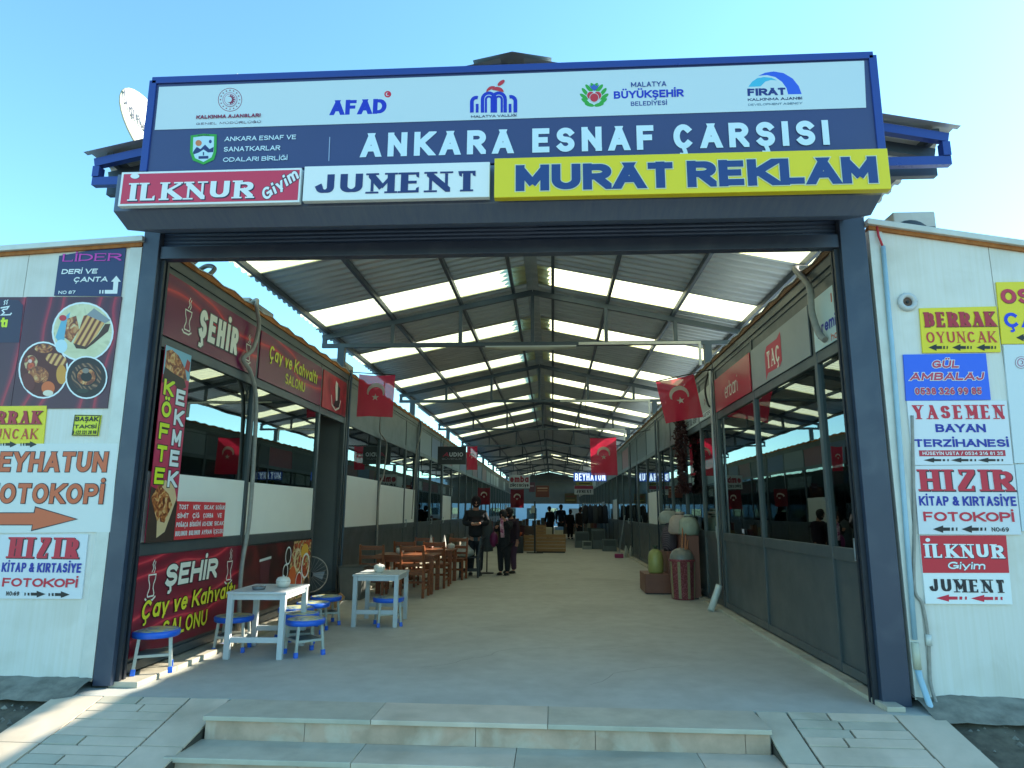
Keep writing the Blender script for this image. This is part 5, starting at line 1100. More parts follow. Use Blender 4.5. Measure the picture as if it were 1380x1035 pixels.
# ------------------------------------------------------------------ people
def skin_mesh(name, verts, edges, radii, m, parent, sub=2):
    me = bpy.data.meshes.new(name); me.from_pydata(verts, edges, []); o = bpy.data.objects.new(name, me); COL.objects.link(o)
    o.modifiers.new('skin', 'SKIN'); sk = me.skin_vertices[0].data
    for i, r in enumerate(radii): sk[i].radius = (r, r) if not isinstance(r, tuple) else r; sk[i].use_root = (i == 0)
    o.modifiers['skin'].use_smooth_shade = True
    sb = o.modifiers.new('sub', 'SUBSURF'); sb.levels = sb.render_levels = sub
    me.materials.append(m); o.parent = parent
    return o
def person(label, loc, rz, H, coat, trousers, hair, arms, hood=False, scarf=None, long_coat=False, group=None, shoes=BLACK, head=(0, .05, -.02)):
    """a standing figure facing -y; arms = ((elbow, hand), (elbow, hand)) in unit heights"""
    t = thing('person', label, 'person', loc, rz, group); S = H
    J = lambda *p: tuple(c * S for c in p)
    hx, hy, hz = head
    V = [(0, .01, .56), (0, .01, .62), (0, 0, .72), (0, 0, .80), (0, -.003, .845), (hx, -hy * .3 - .01, .885), (hx, -hy - .005, .94)]; Rr = [.035, .035, .04, .042, .030, .042, .055]
    E = [(i, i + 1) for i in range(6)]
    for s_, (el, hd) in ((-1, arms[0]), (1, arms[1])):
        i = len(V); V += [(s_ * .10, 0, .80), el, hd]; Rr += [.024, .019, .019]; E += [(3, i), (i, i + 1), (i + 1, i + 2)]
        w = Vector(hd) - Vector(el); w.normalize(); side = w.cross(Vector((0, 0, 1))).normalized()
        j = len(V); palm = Vector(hd) + w * .03; V.append(tuple(palm)); Rr.append(.018); E.append((i + 2, j))
        for q, ln in ((-.018, .032), (-.006, .04), (.006, .038), (.018, .03)):
            k = len(V); V += [tuple(palm + w * .018 + side * q), tuple(palm + w * (.018 + ln * .6) + side * q * 1.2 + Vector((0, 0, -.012)))]; Rr += [.0065, .005]; E += [(j, k), (k, k + 1)]
        k = len(V); V += [tuple(Vector(hd) + w * .012 - side * s_ * .02), tuple(Vector(hd) + w * .035 - side * s_ * .03)]; Rr += [.0075, .0055]; E += [(i + 2, k), (k, k + 1)]
    for s_ in (-1, 1):
        i = len(V); V += [(s_ * .052, 0, .49), (s_ * .056, -.012, .275), (s_ * .058, .01, .05), (s_ * .062, -.06, .02)]; Rr += [.024, .022, .02, .018]; E += [(0, i), (i, i + 1), (i + 1, i + 2), (i + 2, i + 3)]
    skin_mesh('body', [J(*v) for v in V], E, [r * S for r in Rr], SKIN, t)
    # face
    hc = Vector((hx, -hy - .012, .935))
    fc = MB(); fc.ell((hc.x * S, (hc.y - .048) * S, (hc.z - .006) * S), (.008 * S, .014 * S, .014 * S), 8, 6); fc.build('nose', SKIN, t)
    for s_ in (-1, 1): MB().ell(((hc.x + s_ * .022) * S, (hc.y - .046) * S, (hc.z + .008) * S), (.007 * S, .005 * S, .005 * S), 8, 6).build('eye', BLACK, t)
    MB().ell((hc.x * S, (hc.y - .046) * S, (hc.z - .03) * S), (.015 * S, .005 * S, .004 * S), 8, 6).build('mouth', mat('lips', '8a4a44', .5), t)
    # clothes: coat over torso and arms, trousers over the legs
    bot = .30 if long_coat else .47
    V = [(0, .0, .66), (0, 0, .74), (0, .004, .815), (0, .002, .845), (0, .004, .56), (0, .002, bot)]; Rr = [(.102, .088), (.106, .09), (.082, .07), (.052, .054), (.104, .09), (.106 if not long_coat else .12, .095)]
    E = [(0, 1), (1, 2), (2, 3), (0, 4), (4, 5)]
    for s_, (el, hd) in ((-1, arms[0]), (1, arms[1])):
        i = len(V); V += [(s_ * .108, 0, .795), el, tuple(Vector(el).lerp(Vector(hd), .88))]; Rr += [.048, .041, .035]; E += [(2, i), (i, i + 1), (i + 1, i + 2)]
    skin_mesh('coat', [J(*v) for v in V], E, [tuple(c * S for c in r) if isinstance(r, tuple) else r * S for r in Rr], coat, t)
    V = [(0, 0, .50)]; Rr = [.095]; E = []
    for s_ in (-1, 1):
        i = len(V); V += [(s_ * .055, 0, .44), (s_ * .057, -.012, .275), (s_ * .059, .01, .045)]; Rr += [.074, .054, .043]; E += [(0, i), (i, i + 1), (i + 1, i + 2)]
    skin_mesh('trousers', [J(*v) for v in V], E, [r * S for r in Rr], trousers, t)
    for s_ in (-1, 1):
        f = MB(); f.ell((s_ * .06 * S, -.035 * S, .022 * S), (.03 * S, .075 * S, .024 * S), 14, 8); f.box((s_ * .06 - .026) * S, -.10 * S, 0, (s_ * .06 + .026) * S, .03 * S, .009 * S); f.build('shoe', shoes, t)
    hm = MB(); vs = []
    nu, nv = 20, 12
    for j in range(nv + 1):
        for i in range(nu):
            th, ph = math.pi * j / nv, 2 * math.pi * i / nu
            front = max(0, -math.sin(ph)) * math.sin(th); low = max(0, (th - 1.35))
            r = (.066 if hood else .0635) * (1 + .05 * mnoise.noise(Vector((ph * 2, th * 3, H * 5))))
            k = 1 - .34 * (front > .62 and th > 1.05) - .2 * (front > .3 and th > 1.9)
            vs.append(((hc.x + r * k * math.sin(th) * math.cos(ph)) * S, (hc.y + .012 + r * 1.05 * k * math.sin(th) * math.sin(ph)) * S, (hc.z + .012 + (.074 if j < nv / 2 else (.085 if hood else .10)) * math.cos(th)) * S))
    hm.add(vs, [(j * nu + i, (j + 1) * nu + i, (j + 1) * nu + (i + 1) % nu, j * nu + (i + 1) % nu) for j in range(nv) for i in range(nu)], True); hm.build('hood' if hood else 'hair', hair, t)
    if scarf:
        sc = MB(); sc.tube([(.055 * S * math.cos(R(a)), (-.012 + .05 * math.sin(R(a))) * S, (.862 - .012 * math.sin(R(a + 40))) * S) for a in range(0, 361, 20)], .02 * S, 8, False)
        sc.tube([(-.01 * S, -.06 * S, .85 * S), (-.005 * S, -.088 * S, .78 * S), (.01 * S, -.092 * S, .68 * S), (.015 * S, -.09 * S, .58 * S)], [.026 * S, .03 * S, .034 * S, .03 * S], 8); sc.build('scarf', scarf, t)
    return t
DK = mat('black_wool', '1c1e24', .85, 0, .3, 20); DK2 = mat('dark_denim', '20252f', .85, 0, .3, 20); HAIRD = mat('dark_hair', '20181a', .6, 0, .4, 30); HAT = mat('dark_hat', '23181f', .9, 0, .3, 20)
PINK = ramp_mat('pink_scarf', 'noise', [(.35, '9a3a6a'), (.5, 'd8a0b4'), (.65, 'e8d8dc')], 14, .8, 1)
chest = (((-.155, -.02, .66), (-.03, -.145, .655)), ((.155, -.02, .66), (.03, -.145, .66)))
face = (((-.13, -.05, .68), (-.06, -.15, .74)), ((.135, -.07, .72), (.07, -.15, .86)))
down = (((-.14, .0, .64), (-.145, -.03, .49)), ((.14, 0, .64), (.145, -.03, .49)))
p1 = person('person in a black jacket and dark cap looking down at something held at the chest', (-1.74, 15.35, 0), R(8), 1.71, DK, DK2, HAT, chest, True)
pw = thing('paper_slip', 'pale slip held in the hands of the person in the dark cap', 'paper', (-1.73, 15.07, 1.135)); MB().bar((-.06, 0, 0), (.08, -.03, .02), .07, .012).build('slip', flat('cfc4b4'), pw)
p2 = person('shorter person in a long dark coat and pink scarf, hand raised to the face', (-1.10, 15.45, 0), R(-22), 1.42, DK, DK, HAIRD, face, False, PINK, True)
p3 = person('person in a dark coat half hidden behind the one with the pink scarf', (-.98, 15.95, 0), R(-35), 1.47, mat('plum_coat', '2e1c2a', .85), mat('plum_trousers', '4a3048', .85), HAIRD, down, False, None, True)
hb = thing('handbag', 'magenta shoulder bag behind the person with the pink scarf', 'bag', (-1.36, 15.75, .62)); MB().ell((0, 0, .14), (.1, .16, .17), 16, 12).build('bag_body', mat('magenta_leather', '7a2158', .5, 0, .2, 10), hb); MB().tube([(0, -.1, .28), (0, -.05, .42), (0, .05, .42), (0, .1, .28)], .008, 6).build('strap', mat('magenta_leather', '7a2158'), hb)
gc = thing('grey_figure', 'grey jacket on a stand, standing in for a person behind the one in the dark cap', 'coat', (-1.52, 15.8, .0)); MB().lathe((0, 0, 0), [(.02, 1.25), (.09, 1.22), (.13, 1.0), (.12, .8), (.14, .5), (.02, .48)], 16).build('cloth', mat('grey_cloth', '4c5154', .9, 0, .3, 10), gc); MB().tube([(0, 0, 0), (0, 0, 1.3)], .015, 8).build('stand', BLACK, gc); MB().lathe((0, 0, 0), [(.16, 0), (.16, .02), (.02, .03)], 16).build('base', BLACK, gc)  # simple stand-in for a person in a grey jacket
SHADES = [mat('coat_black', '1b1d22', .9), mat('coat_navy', '222a38', .9), mat('coat_brown', '3a2f2a', .9)]
for i, (px, y, H, lb) in enumerate(((741, 37, 1.66, 'dark figure on the left of the far group before the bright opening'), (756, 38.5, 1.78, 'tallest dark figure of the far group before the bright opening'), (768, 36, 1.5, 'short dark figure in the middle of the far group'), (781, 33, 1.6, 'figure in brown on the right side of the far aisle'))):
    q = at(px, 690, 1, y); person(lb, (q.x, y, 0), R(20 * (i - 1)), H, SHADES[i % 3] if i < 3 else SHADES[2], DK, HAIRD, down, False, None, i % 2 == 0, 'people far down the aisle')

# ------------------------------------------------------------------ stall in the middle of the aisle and goods along it
st = thing('wooden_stall', 'low counter of pale planks in the middle of the far aisle', 'stall', (-.3, 23.8, 0)); fr_ = MB()
def planks(mb, x0, x1, y0, y1, z0, z1, n):
    for i in range(n): a, b = z0 + (z1 - z0) * i / n, z0 + (z1 - z0) * (i + 1) / n - .012; mb.box(x0, y0, a, x1, y0 + .02, b); mb.box(x0, y0 + .021, a, x0 + .02, y1, b); mb.box(x1 - .02, y0 + .021, a, x1, y1, b)
planks(fr_, -.30, .74, 0, .7, .05, .62, 5); fr_.build('plank_front', CRATEW, st); k = MB(); planks(k, -.72, -.31, .1, .7, .05, .60, 5); k.build('plank_side', CRATEW, st); k = MB(); planks(k, -.30, .06, .02, .7, .63, .95, 3); k.build('plank_back', CRATEW, st)
MB().box(-.28, .03, .60, .72, .68, .615).build('shelf', CRATEW, st); MB().box(-.28, .05, 0, .72, .65, .045).build('plinth', BLACK, st)
for i, (x, w, h, c, lb, z) in enumerate(((.12, .30, .24, 'b9b39c', 'cream carton on the plank counter', .617), (.52, .28, .26, '5f86b4', 'blue topped carton on the plank counter, right of the cream one', .617), (-.52, .34, .3, '53433c', 'dark crate on the left end of the plank counter', .602))):
    g = thing('carton', lb, 'box', (-.3 + x, 24.05, z), 0, 'cartons on the plank counter'); k = MB(); k.box(-w / 2, -.15, 0, w / 2, .15, h * .6); k.build('carton_body', mat('carton_' + c, 'b9b39c' if i < 2 else c, .8, 0, .3, 6), g); MB().box(-w / 2 - .004, -.154, h * .6 + .001, w / 2 + .004, .154, h).build('lid', mat('lid_' + c, c, .7, 0, .3, 6), g, .004)
pl = thing('stand_post', 'black post on a cross foot in front of the plank counter', 'post', (-.62, 23.5, 0)); k = MB().box(-.03, -.03, .03, .03, .03, 1.75); k.build('shaft', BLACK, pl); MB().box(-.28, -.03, 0, .28, .03, .03).build('foot', BLACK, pl); MB().box(-.12, -.04, 1.35, .0, -.035, 1.6).build('paper_notice', flat('9aa098'), pl)
bsk = thing('orange_basket', 'orange bowl of goods left of the plank counter', 'basket', (-1.22, 23.6, .55)); MB().lathe((0, 0, 0), [(0, 0), (.1, 0), (.17, .14), (.16, .14), (.1, .02)], 20).build('bowl', mat('orange_plastic', 'c2582a', .5), bsk); MB().box(-.2, -.2, -.55, .2, .2, -.002).build('stand', BLACK, bsk)
sc_ = mat('steel_cabinet', '5c6566', .5, .2, .3, 4)
for i, (x, y, w, h, lb) in enumerate(((1.15, 27.5, .55, .62, 'grey cabinet on the right of the far aisle'), (1.75, 26.6, .5, .75, 'tall grey box next to the far cabinet'), (1.30, 26.4, .36, .30, 'small pale box in front of the far cabinet'), (2.05, 25.2, .5, .42, 'low grey box by the right shop fronts'))):
    g = thing('storage_box', lb, 'box', (x, y, 0), 0, 'boxes by the far right shops'); MB().box(-w / 2, -.2, 0, w / 2, .2, h).build('box_body', sc_ if i != 2 else mat('pale_box', '8d938f', .7, 0, .2, 5), g, .01); MB().box(-w / 2 + .04, -.208, h * .45, w / 2 - .04, -.2005, h * .9).build('front_panel', mat('cab_dark', '3a4142', .5), g)
rk = thing('clothes_rack', 'rack of dark jackets outside a far right shop', 'rack', (1.75, 28.2, 0)); MB().tube([(-.5, 0, 0), (-.5, 0, 1.75), (.5, 0, 1.75), (.5, 0, 0)], .02, 8).build('rail_frame', ALU, rk)
for i in range(5):
    o = MB().lathe((0, 0, 0), [(.015, 1.70), (.10, 1.62), (.13, 1.4), (.12, .95), (.02, .93)], 14).build('jacket', [DK, SHADES[1], mat('grey_jacket', '3c4044', .9)][i % 3], rk); o.location = (-.4 + .2 * i, 0, 0)
br = thing('broom', 'magenta long handled dustpan leaning by the right shop fronts', 'broom', (2.05, 21.6, 0)); MB().bar((0, 0, .1), (.22, .1, 1.3), .025, .025).build('handle', ALU, br); MB().box(-.13, -.12, 0, .13, .1, .12).build('pan', mat('magenta_plastic', '9a2a5a', .5), br, .01)
for i, (px, lb) in enumerate(((844, 'pale bottle standing at the foot of the right shops, left one'), (850.5, 'pale bottle standing at the foot of the right shops, right one'))):
    q = at(px, 751, 2, 0); g = thing('bottle', lb, 'bottle', (q.x, q.y, 0), 0, 'bottles at the right shop fronts'); MB().lathe((0, 0, 0), [(0, 0), (.06, 0), (.06, .2), (.045, .28), (.02, .32), (.018, .36), (0, .36)], 16).build('bottle_body', mat('pale_plastic', 'b9b9aa', .4), g); MB().lathe((0, 0, .3605), [(.02, 0), (.02, .03), (0, .03)], 12).build('cap', BLACK, g)
# stepped box, gas bottle, sacks and striped bin by the second glass shop
BRW = mat('brown_laminate', '7a4a3a', .45, 0, .4, 4, hex2='5e382c')
sb = thing('display_steps', 'brown stepped display box against the right shops', 'display', (2.02, 12.55, 0)); MB().box(-.42, -.35, .02, .36, .38, .34).build('low_step', BRW, sb, .006); MB().box(-.02, -.352, .341, .362, .38, .72).build('middle_step', BRW, sb, .006); MB().box(.2, -.3, .721, .364, .9, 1.02).build('high_step', BRW, sb, .006); MB().box(-.40, -.33, 0, .34, .36, .019).build('plinth', BLACK, sb)
gbm = mat('green_gas', 'a0a05c', .4, 0, .3, 6)
gb = thing('gas_bottle', 'yellow-green rounded bottle on the lowest brown step', 'bottle', (1.83, 12.45, .341)); MB().lathe((0, 0, 0), [(0, 0), (.12, 0), (.135, .03), (.135, .27), (.11, .36), (.05, .41), (.0, .42)], 28).build('bottle_body', gbm, gb); MB().lathe((0, 0, .42), [(.03, -.005), (.03, .03), (.045, .03), (.045, .06), (0, .06)], 14).build('valve', mat('valve_dark', '3c4a3a', .5), gb)
def sack(label, loc, r, h, m, sd, plaid=None):
    t = thing('sack', label, 'sack', loc, 0, 'sacks by the right shops'); vs = []; n = 22
    for rr, z in ((.02, 0), (.8, .0), (1.0, .12), (1.04, .4), (.96, .7), (.7, .88), (.35, .96), (.45, 1.04), (.3, 1.08), (.02, 1.02)):
        for k in range(n): a = 2 * math.pi * k / n; q = r * rr * (1 + .16 * mnoise.noise(Vector((math.cos(a) * 1.5, math.sin(a) * 1.5 + sd, z * 3))) + .10 * mnoise.noise(Vector((math.cos(a) * 4, math.sin(a) * 4 + sd, z * 6)))); vs.append((q * math.cos(a), q * math.sin(a), z * h))
    MB().add(vs, [(i * n + k, i * n + (k + 1) % n, (i + 1) * n + (k + 1) % n, (i + 1) * n + k) for i in range(9) for k in range(n)], True).build('sack_body', m, t); MB().tube([(r * .37 * math.cos(a * .524), r * .37 * math.sin(a * .524), h * .955) for a in range(13)], .012, 6, False).build('tie', mat('tie_dark', '3a3632', .8), t); return t
sack('tall dark sack on the middle brown step', (2.10, 12.5, .721), .14, .46, ramp_mat('dark_mesh', 'wave', [(0, '2e2428'), (.6, '3c2e34'), (.8, '6a5a60')], 16, .7, 2), 1)
sack('grey plastic sack on top of the dark sack', (2.12, 12.62, 1.19), .17, .26, mat('grey_sack', 'a3a598', .5, 0, .5, 9, .4), 2)
sack('pinkish full sack in the middle of the sack row', (2.24, 12.2, 1.022), .19, .36, mat('pink_sack', 'b8a596', .7, 0, .4, 9, .4), 3)
sack('greenish sack on the right of the sack row', (2.30, 11.75, 1.022), .17, .32, mat('green_sack', 'a0a692', .55, 0, .5, 9, .4), 4)
MB().box(2.13, 11.55, 0, 2.36, 12.15, 1.018).build('support_box', BRW, None) if 0 else None
pb = thing('plinth_box', 'tall brown laminate box under the greenish sack', 'box', (2.30, 11.80, 0)); MB().box(-.12, -.2, 0.02, .13, .2, 1.018).build('box_body', BRW, pb, .006); MB().box(-.11, -.19, 0, .12, .19, .019).build('foot', BLACK, pb)
bn = thing('striped_bin', 'maroon striped bin with a domed lid and sticks standing in it', 'bin', (2.14, 11.62, 0)); bm_ = ramp_mat('woven_maroon', 'voronoi', [(0, '4e1f22'), (.4, '7a3034'), (.8, '93525a')], 55, .6)
MB().lathe((0, 0, 0), [(0, 0), (.175, 0), (.185, .02), (.205, .60), (.215, .61), (.215, .635), (.195, .64)], 32).build('bin_body', bm_, bn); MB().lathe((0, 0, .641), [(.2, 0), (.19, .06), (.15, .13), (.08, .17), (0, .185)], 28).build('lid', mat('bin_lid_clear', '7d7c72', .3, 0, .4, 8), bn)
for a in range(-160, 200, 45): 
    c_, s_ = math.cos(R(a)), math.sin(R(a)); MB().bar((.186 * c_, .186 * s_, .02), (.2065 * c_, .2065 * s_, .60), .045, .006, (c_, s_, 0)).build('stripe', mat('bin_stripe', '8f8562', .6, 0, .5, 40), bn)
sk_ = thing('stick_bundle', 'three orange brown sticks leaning out of the striped bin', 'sticks', (2.14, 11.62, .70))
for a, b in (((-.02, -.1), (.04, .02)), ((.02, -.13), (.10, .03)), ((.06, -.1), (.15, .05))): MB().bar((a[0], a[1], -.06), (b[0], b[1], .46), .02, .02).build('stick', mat('stick_wood', 'a8663c', .6, 0, .3, 8), sk_)
# string of dried peppers hanging from the fascia
pp = thing('pepper_string', 'thick dark red bundle of dried pepper strings hanging behind the right flag', 'peppers', (2.38, 12.55, 3.5)); k = MB()
for i in range(950):
    z = -rnd.uniform(.05, 1.75); a = rnd.uniform(0, 6.28); r = (.10 + .03 * math.sin(z * 6)) * math.sqrt(rnd.random()); p = Vector((r * math.cos(a), r * 1.6 * math.sin(a), z)); d = Vector((rnd.uniform(-1, 1), rnd.uniform(-1, 1), rnd.uniform(-1.2, .2))).normalized() * .055
    k.tube([p, p + d * .5, p + d], [.014, .017, .004], 5, False)
k.build('pepper_bundle', mat('dried_pepper', '4a1a18', .5, 0, .8, 30, hex2='24100e'), pp); MB().tube([(0, 0, -1.7), (0, 0, .03), (.1, 0, .06)], .006, 5).build('string', BLACK, pp)

# ------------------------------------------------------------------ pipes, cables, dish and air conditioners
def pipe(name, label, pts, r, m, group=None, ends=None):
    o = [sum(p[i] for p in pts) / len(pts) for i in range(3)]; o[2] = min(p[2] for p in pts)
    t = thing(name, label, 'pipe' if 'pipe' in name else 'cable', o, 0, group); q = [tuple(a - b for a, b in zip(p, o)) for p in pts]
    MB().tube(q, r, 10).build('run', m, t); 
    if ends:
        for e in ends: MB().tube([tuple(a - b for a, b in zip(p, o)) for p in e[0]], e[1], 10).build('sleeve', e[2], t)
    return t
def F(px, py, off=.03): p = at(px, py, 1, FY - off); return (p.x, FY - off, p.z)
def smooth(pts, n=6):
    pts = [Vector(p) for p in pts]; out = []
    for i in range(len(pts) - 1):
        a, b, c, d = pts[max(i - 1, 0)], pts[i], pts[i + 1], pts[min(i + 2, len(pts) - 1)]
        for k in range(n): t = k / n; out.append(tuple(.5 * ((2 * b) + (c - a) * t + (2 * a - 5 * b + 4 * c - d) * t * t + (3 * b - a - 3 * c + d) * t ** 3)))
    return out + [tuple(pts[-1])]
BLUEPIPE = mat('pale_blue_pipe', '9fc0d0', .4, 0, .3, 6)
pipe('wall_pipe', 'pale vertical pipe with a red cable at its top on the right end wall', [F(1190, 332), F(1205, 500), F(1222, 720), F(1233, 862)], .018, BLUEPIPE, None,
     [([F(1181, 300, .02), F(1184, 318, .035), F(1190, 333, .03)], .009, mat('red_cable', 'c03440', .5)), ([F(1233, 866), F(1237, 902)], .026, mat('cream_plastic', 'c2bfa8', .5)), ([F(1237, 902), F(1240, 914), F(1251, 945, .10), F(1262, 976, .2)], .022, BLUEPIPE)])
pipe('wall_cable', 'loose pale cable curving down the right end wall to the ground', smooth([F(1229, 560, .02), F(1232, 700, .015), F(1232, 790, .02), F(1243, 815, .02), F(1251, 862, .02), F(1254, 920, .03), F(1265, 955, .12), F(1285, 1008, .42)]), .012, CONDUIT, None, [([F(1251, 855, .02), F(1252, 870, .02)], .022, TRIMW)])
pv = thing('wall_vent', 'round white pipe collar high on the right end wall', 'vent', F(1222, 407.5, .0)); V0 = Vector(F(1222, 407.5, .0))
MB().tube([(.058 * math.cos(R(a)), -.012, .058 * math.sin(R(a))) for a in range(0, 361, 15)], .022, 8, False).build('collar', WHITEP, pv); MB().tube([(0, .0, 0), (0, -.008, 0)], .045, 20).build('pipe_end', mat('vent_brown', '6a5448', .7, 0, .6, 20), pv); MB().tube([(.0, -.02, .0), (.0, -.006, .0)], .012, 10).build('stub', BLACK, pv)
# corrugated conduits looping over the left roof edge
LX = XL + .06
def Lp(px, py, off=.06): p = at(px, py, 0, XL + off); return (XL + off, p.y, p.z)
pipe('wall_cable', 'thick grey conduit looping over the left roof edge and down between the maroon signs', smooth([(XL - .25, 7.75, 3.86), (XL - .05, 7.62, 3.92), Lp(346, 415, .10), Lp(349, 440, .09), Lp(341, 470, .08), Lp(328, 484, .05), Lp(337, 500, .06), Lp(345, 535, .05), Lp(343, 600, .05), Lp(336, 700, .05), Lp(325, 770, .05), Lp(322, 850, .05)]), .024, CONDUIT)
pipe('wall_cable', 'bundle of grey conduits coming over the left roof edge at the entrance', smooth([(XL - .5, 6.5, 3.82), (XL - .25, 6.3, 3.98), (XL - .02, 6.0, 3.96), (XL + .03, 5.8, 3.86), (XL + .02, 5.65, 3.7)]), .03, CONDUIT, None, [(smooth([(XL - .5, 6.62, 3.82), (XL - .22, 6.45, 4.02), (XL - .02, 6.25, 3.95), (XL - .02, 6.1, 3.80)]), .026, CONDUIT), (smooth([(XL - .5, 6.75, 3.82), (XL - .2, 6.65, 3.98), (XL - .03, 6.55, 3.92), (XL - .04, 6.45, 3.80)]), .024, CONDUIT)])
for i, (y, lb) in enumerate(((11.24, 'dark downpipe between the tea shop and the second left shop'), (17.46, 'dark downpipe at the end of the second left shop'))):
    pipe('downpipe', lb, smooth([(XL - .08, y, 3.84), (XL + .05, y, 3.72), (XL + .045, y, 3.3), (XL + .045, y, 1.5), (XL + .045, y, .06)]), .02, STEEL, 'downpipes along the shops')
pipe('wall_cable', 'thin grey conduit wandering down the second left shop front', smooth([Lp(519, 512), Lp(512, 575), Lp(516, 588), Lp(521, 600), Lp(517, 640), Lp(511, 660), Lp(508, 740)]), .016, CONDUIT)
pipe('wall_cable', 'pale conduit hanging at the black hanging sign on the left', smooth([(XL + .05, 17.6, 3.72), (XL + .12, 17.3, 3.5), (XL + .06, 17.0, 2.9), (XL + .1, 16.8, 2.8), (XL + .05, 16.75, 1.2)]), .015, CONDUIT)
def Rp(px, py, off=.06): p = at(px, py, 0, XR - off); return (XR - off, p.y, p.z)
pipe('wall_cable', 'thick pale conduit hooking from the right roof edge to the silver sign', smooth([(XR + .2, 6.62, 3.82), (XR - .03, 6.6, 3.84), Rp(1090, 385, .08), Rp(1094, 420, .08), Rp(1103, 448, .07), Rp(1112, 458, .05)]), .03, CONDUIT)
for i, (px, y, lb) in enumerate(((968, 10.33, 'pale vertical pipe ending in a white sleeve beside the glass shop'), (0, 16.03, 'grey vertical pipe between the sacks and the far bottles'), (0, 21.4, 'grey vertical pipe by the far bottles on the right'))):
    ends = [([(XR - .07, y, .36), (XR - .09, y, .30), (XR - .24, y - .12, .01)], .05, TRIMW)] if i == 0 else None
    pipe('downpipe', lb, [(XR - .05, y, 3.56), (XR - .05, y, .35)], .022, ALU if i == 0 else STEEL, 'downpipes along the shops', ends)
pipe('wall_cable', 'black cable loop at the top of the pale pipe on the right', smooth([(XR - .03, 10.45, 3.62), (XR - .12, 10.4, 3.3), (XR - .1, 10.35, 3.05), (XR - .06, 10.34, 3.0)]), .016, BLACK)
pipe('wall_cable', 'thin dark cable hanging in the gap below the right end of the shutter housing', smooth([(2.50, 5.02, 4.1), (2.56, 5.1, 3.95), (2.55, 5.2, 3.86), (2.50, 5.25, 3.84)]), .012, BLACK)
# satellite dish on the left roof
C_ = at(204, 180, 1, 6.3)
ds = thing('satellite_dish', 'large white satellite dish on the roof behind the left end of the sign', 'satellite dish', (C_.x, 6.3, C_.z)); nrm = Vector((.93, -.12, .34)).normalized(); axu = Vector((0, 0, 1)).cross(nrm).normalized(); axv = nrm.cross(axu)
n, m = 32, 8; vs = [tuple(axu * (.43 * j / m * math.cos(2 * math.pi * i / n)) + axv * (.50 * j / m * math.sin(2 * math.pi * i / n)) + nrm * (.10 * (j / m) ** 2 - .10)) for j in range(m + 1) for i in range(n)]
DISHW = mat('dish_white', 'c9c8bc', .45, 0, .15, 4)
d_ = MB().add(vs, [(j * n + i, j * n + (i + 1) % n, (j + 1) * n + (i + 1) % n, (j + 1) * n + i) for j in range(m) for i in range(n)], True).build('reflector', DISHW, ds); so_ = d_.modifiers.new('thick', 'SOLIDIFY'); so_.thickness = .012
MB().tube([tuple(axu * (.432 * math.cos(R(a))) + axv * (.502 * math.sin(R(a)))) for a in range(0, 361, 12)], .010, 6, False).build('rim', mat('dish_rim', 'a9a58a', .5), ds)
lt = MB(); qs = text_quads('Digitu', .40, .15, t=.16)
for q in qs:
    vv = []
    for u, v in q: a_, b_ = u - .36, v + .14 - .25 * (u - .1); rr2 = (a_ / .43) ** 2 + (b_ / .50) ** 2; vv.append(tuple(axu * a_ + axv * b_ + nrm * (.10 * rr2 - .10 + .03)))
    lt.face(vv)
lt.build('lettering', flat('3a3a44'), ds)
MB().bar(tuple(axv * -.44), tuple(axv * -.30 + nrm * .42), .025, .025).build('feed_arm', ALU, ds); MB().tube([tuple(axv * -.30 + nrm * .42), tuple(axv * -.24 + nrm * .34)], .03, 10).build('receiver', BLACK, ds); MB().tube([tuple(nrm * -.1), tuple(nrm * -.2 + Vector((0, 0, -.1))), (.1, .12, -.9)], .03, 10).build('mast', BLUEP, ds); MB().bar((-.05, .08, -.5), (-.3, -.02, -.42), .02, .02).build('clamp', BLACK, ds)
def ac(label, loc, rz, w=.8, h=.55):
    t = thing('air_conditioner', label, 'air conditioner', loc, rz, 'air conditioners on the roofs'); MB().box(-w / 2, -.14, .06, w / 2, .14, h).build('casing', mat('ac_casing', 'c9cac0', .5, 0, .3, 5), t, .01); MB().lathe((0, 0, 0), [(.0, 0), (.2, 0), (.2, .01), (0, .012)], 24).build('fan_grille', mat('ac_grille', '4a4e50', .5), t).matrix_local = Matrix(((1, 0, 0, -w * .12), (0, 0, 1, -.152), (0, 1, 0, h * .53), (0, 0, 0, 1)))
    k = MB()
    for i in range(5): k.box(w * .26, -.146, .15 + i * .07, w * .46, -.1405, .18 + i * .07)
    k.build('side_slots', mat('ac_grille', '4a4e50', .5), t); MB().box(-w / 2 + .05, -.12, 0, -w / 2 + .12, .12, .059).build('foot', BLACK, t); MB().box(w / 2 - .12, -.12, 0, w / 2 - .05, .12, .059).build('foot', BLACK, t); return t
ac('air conditioner just above the roof edge of the right end wall', (3.56, 6.5, 3.70), 0, .40, .62)
ac('air conditioner on the left roof behind the first truss', (XL - .6, 12.6, 3.70), R(90)); ac('second air conditioner on the left roof, further in', (XL - .6, 15.2, 3.70), R(90))
ac('air conditioner on the left roof near the entrance', (XL - .7, 8.9, 3.70), R(90))
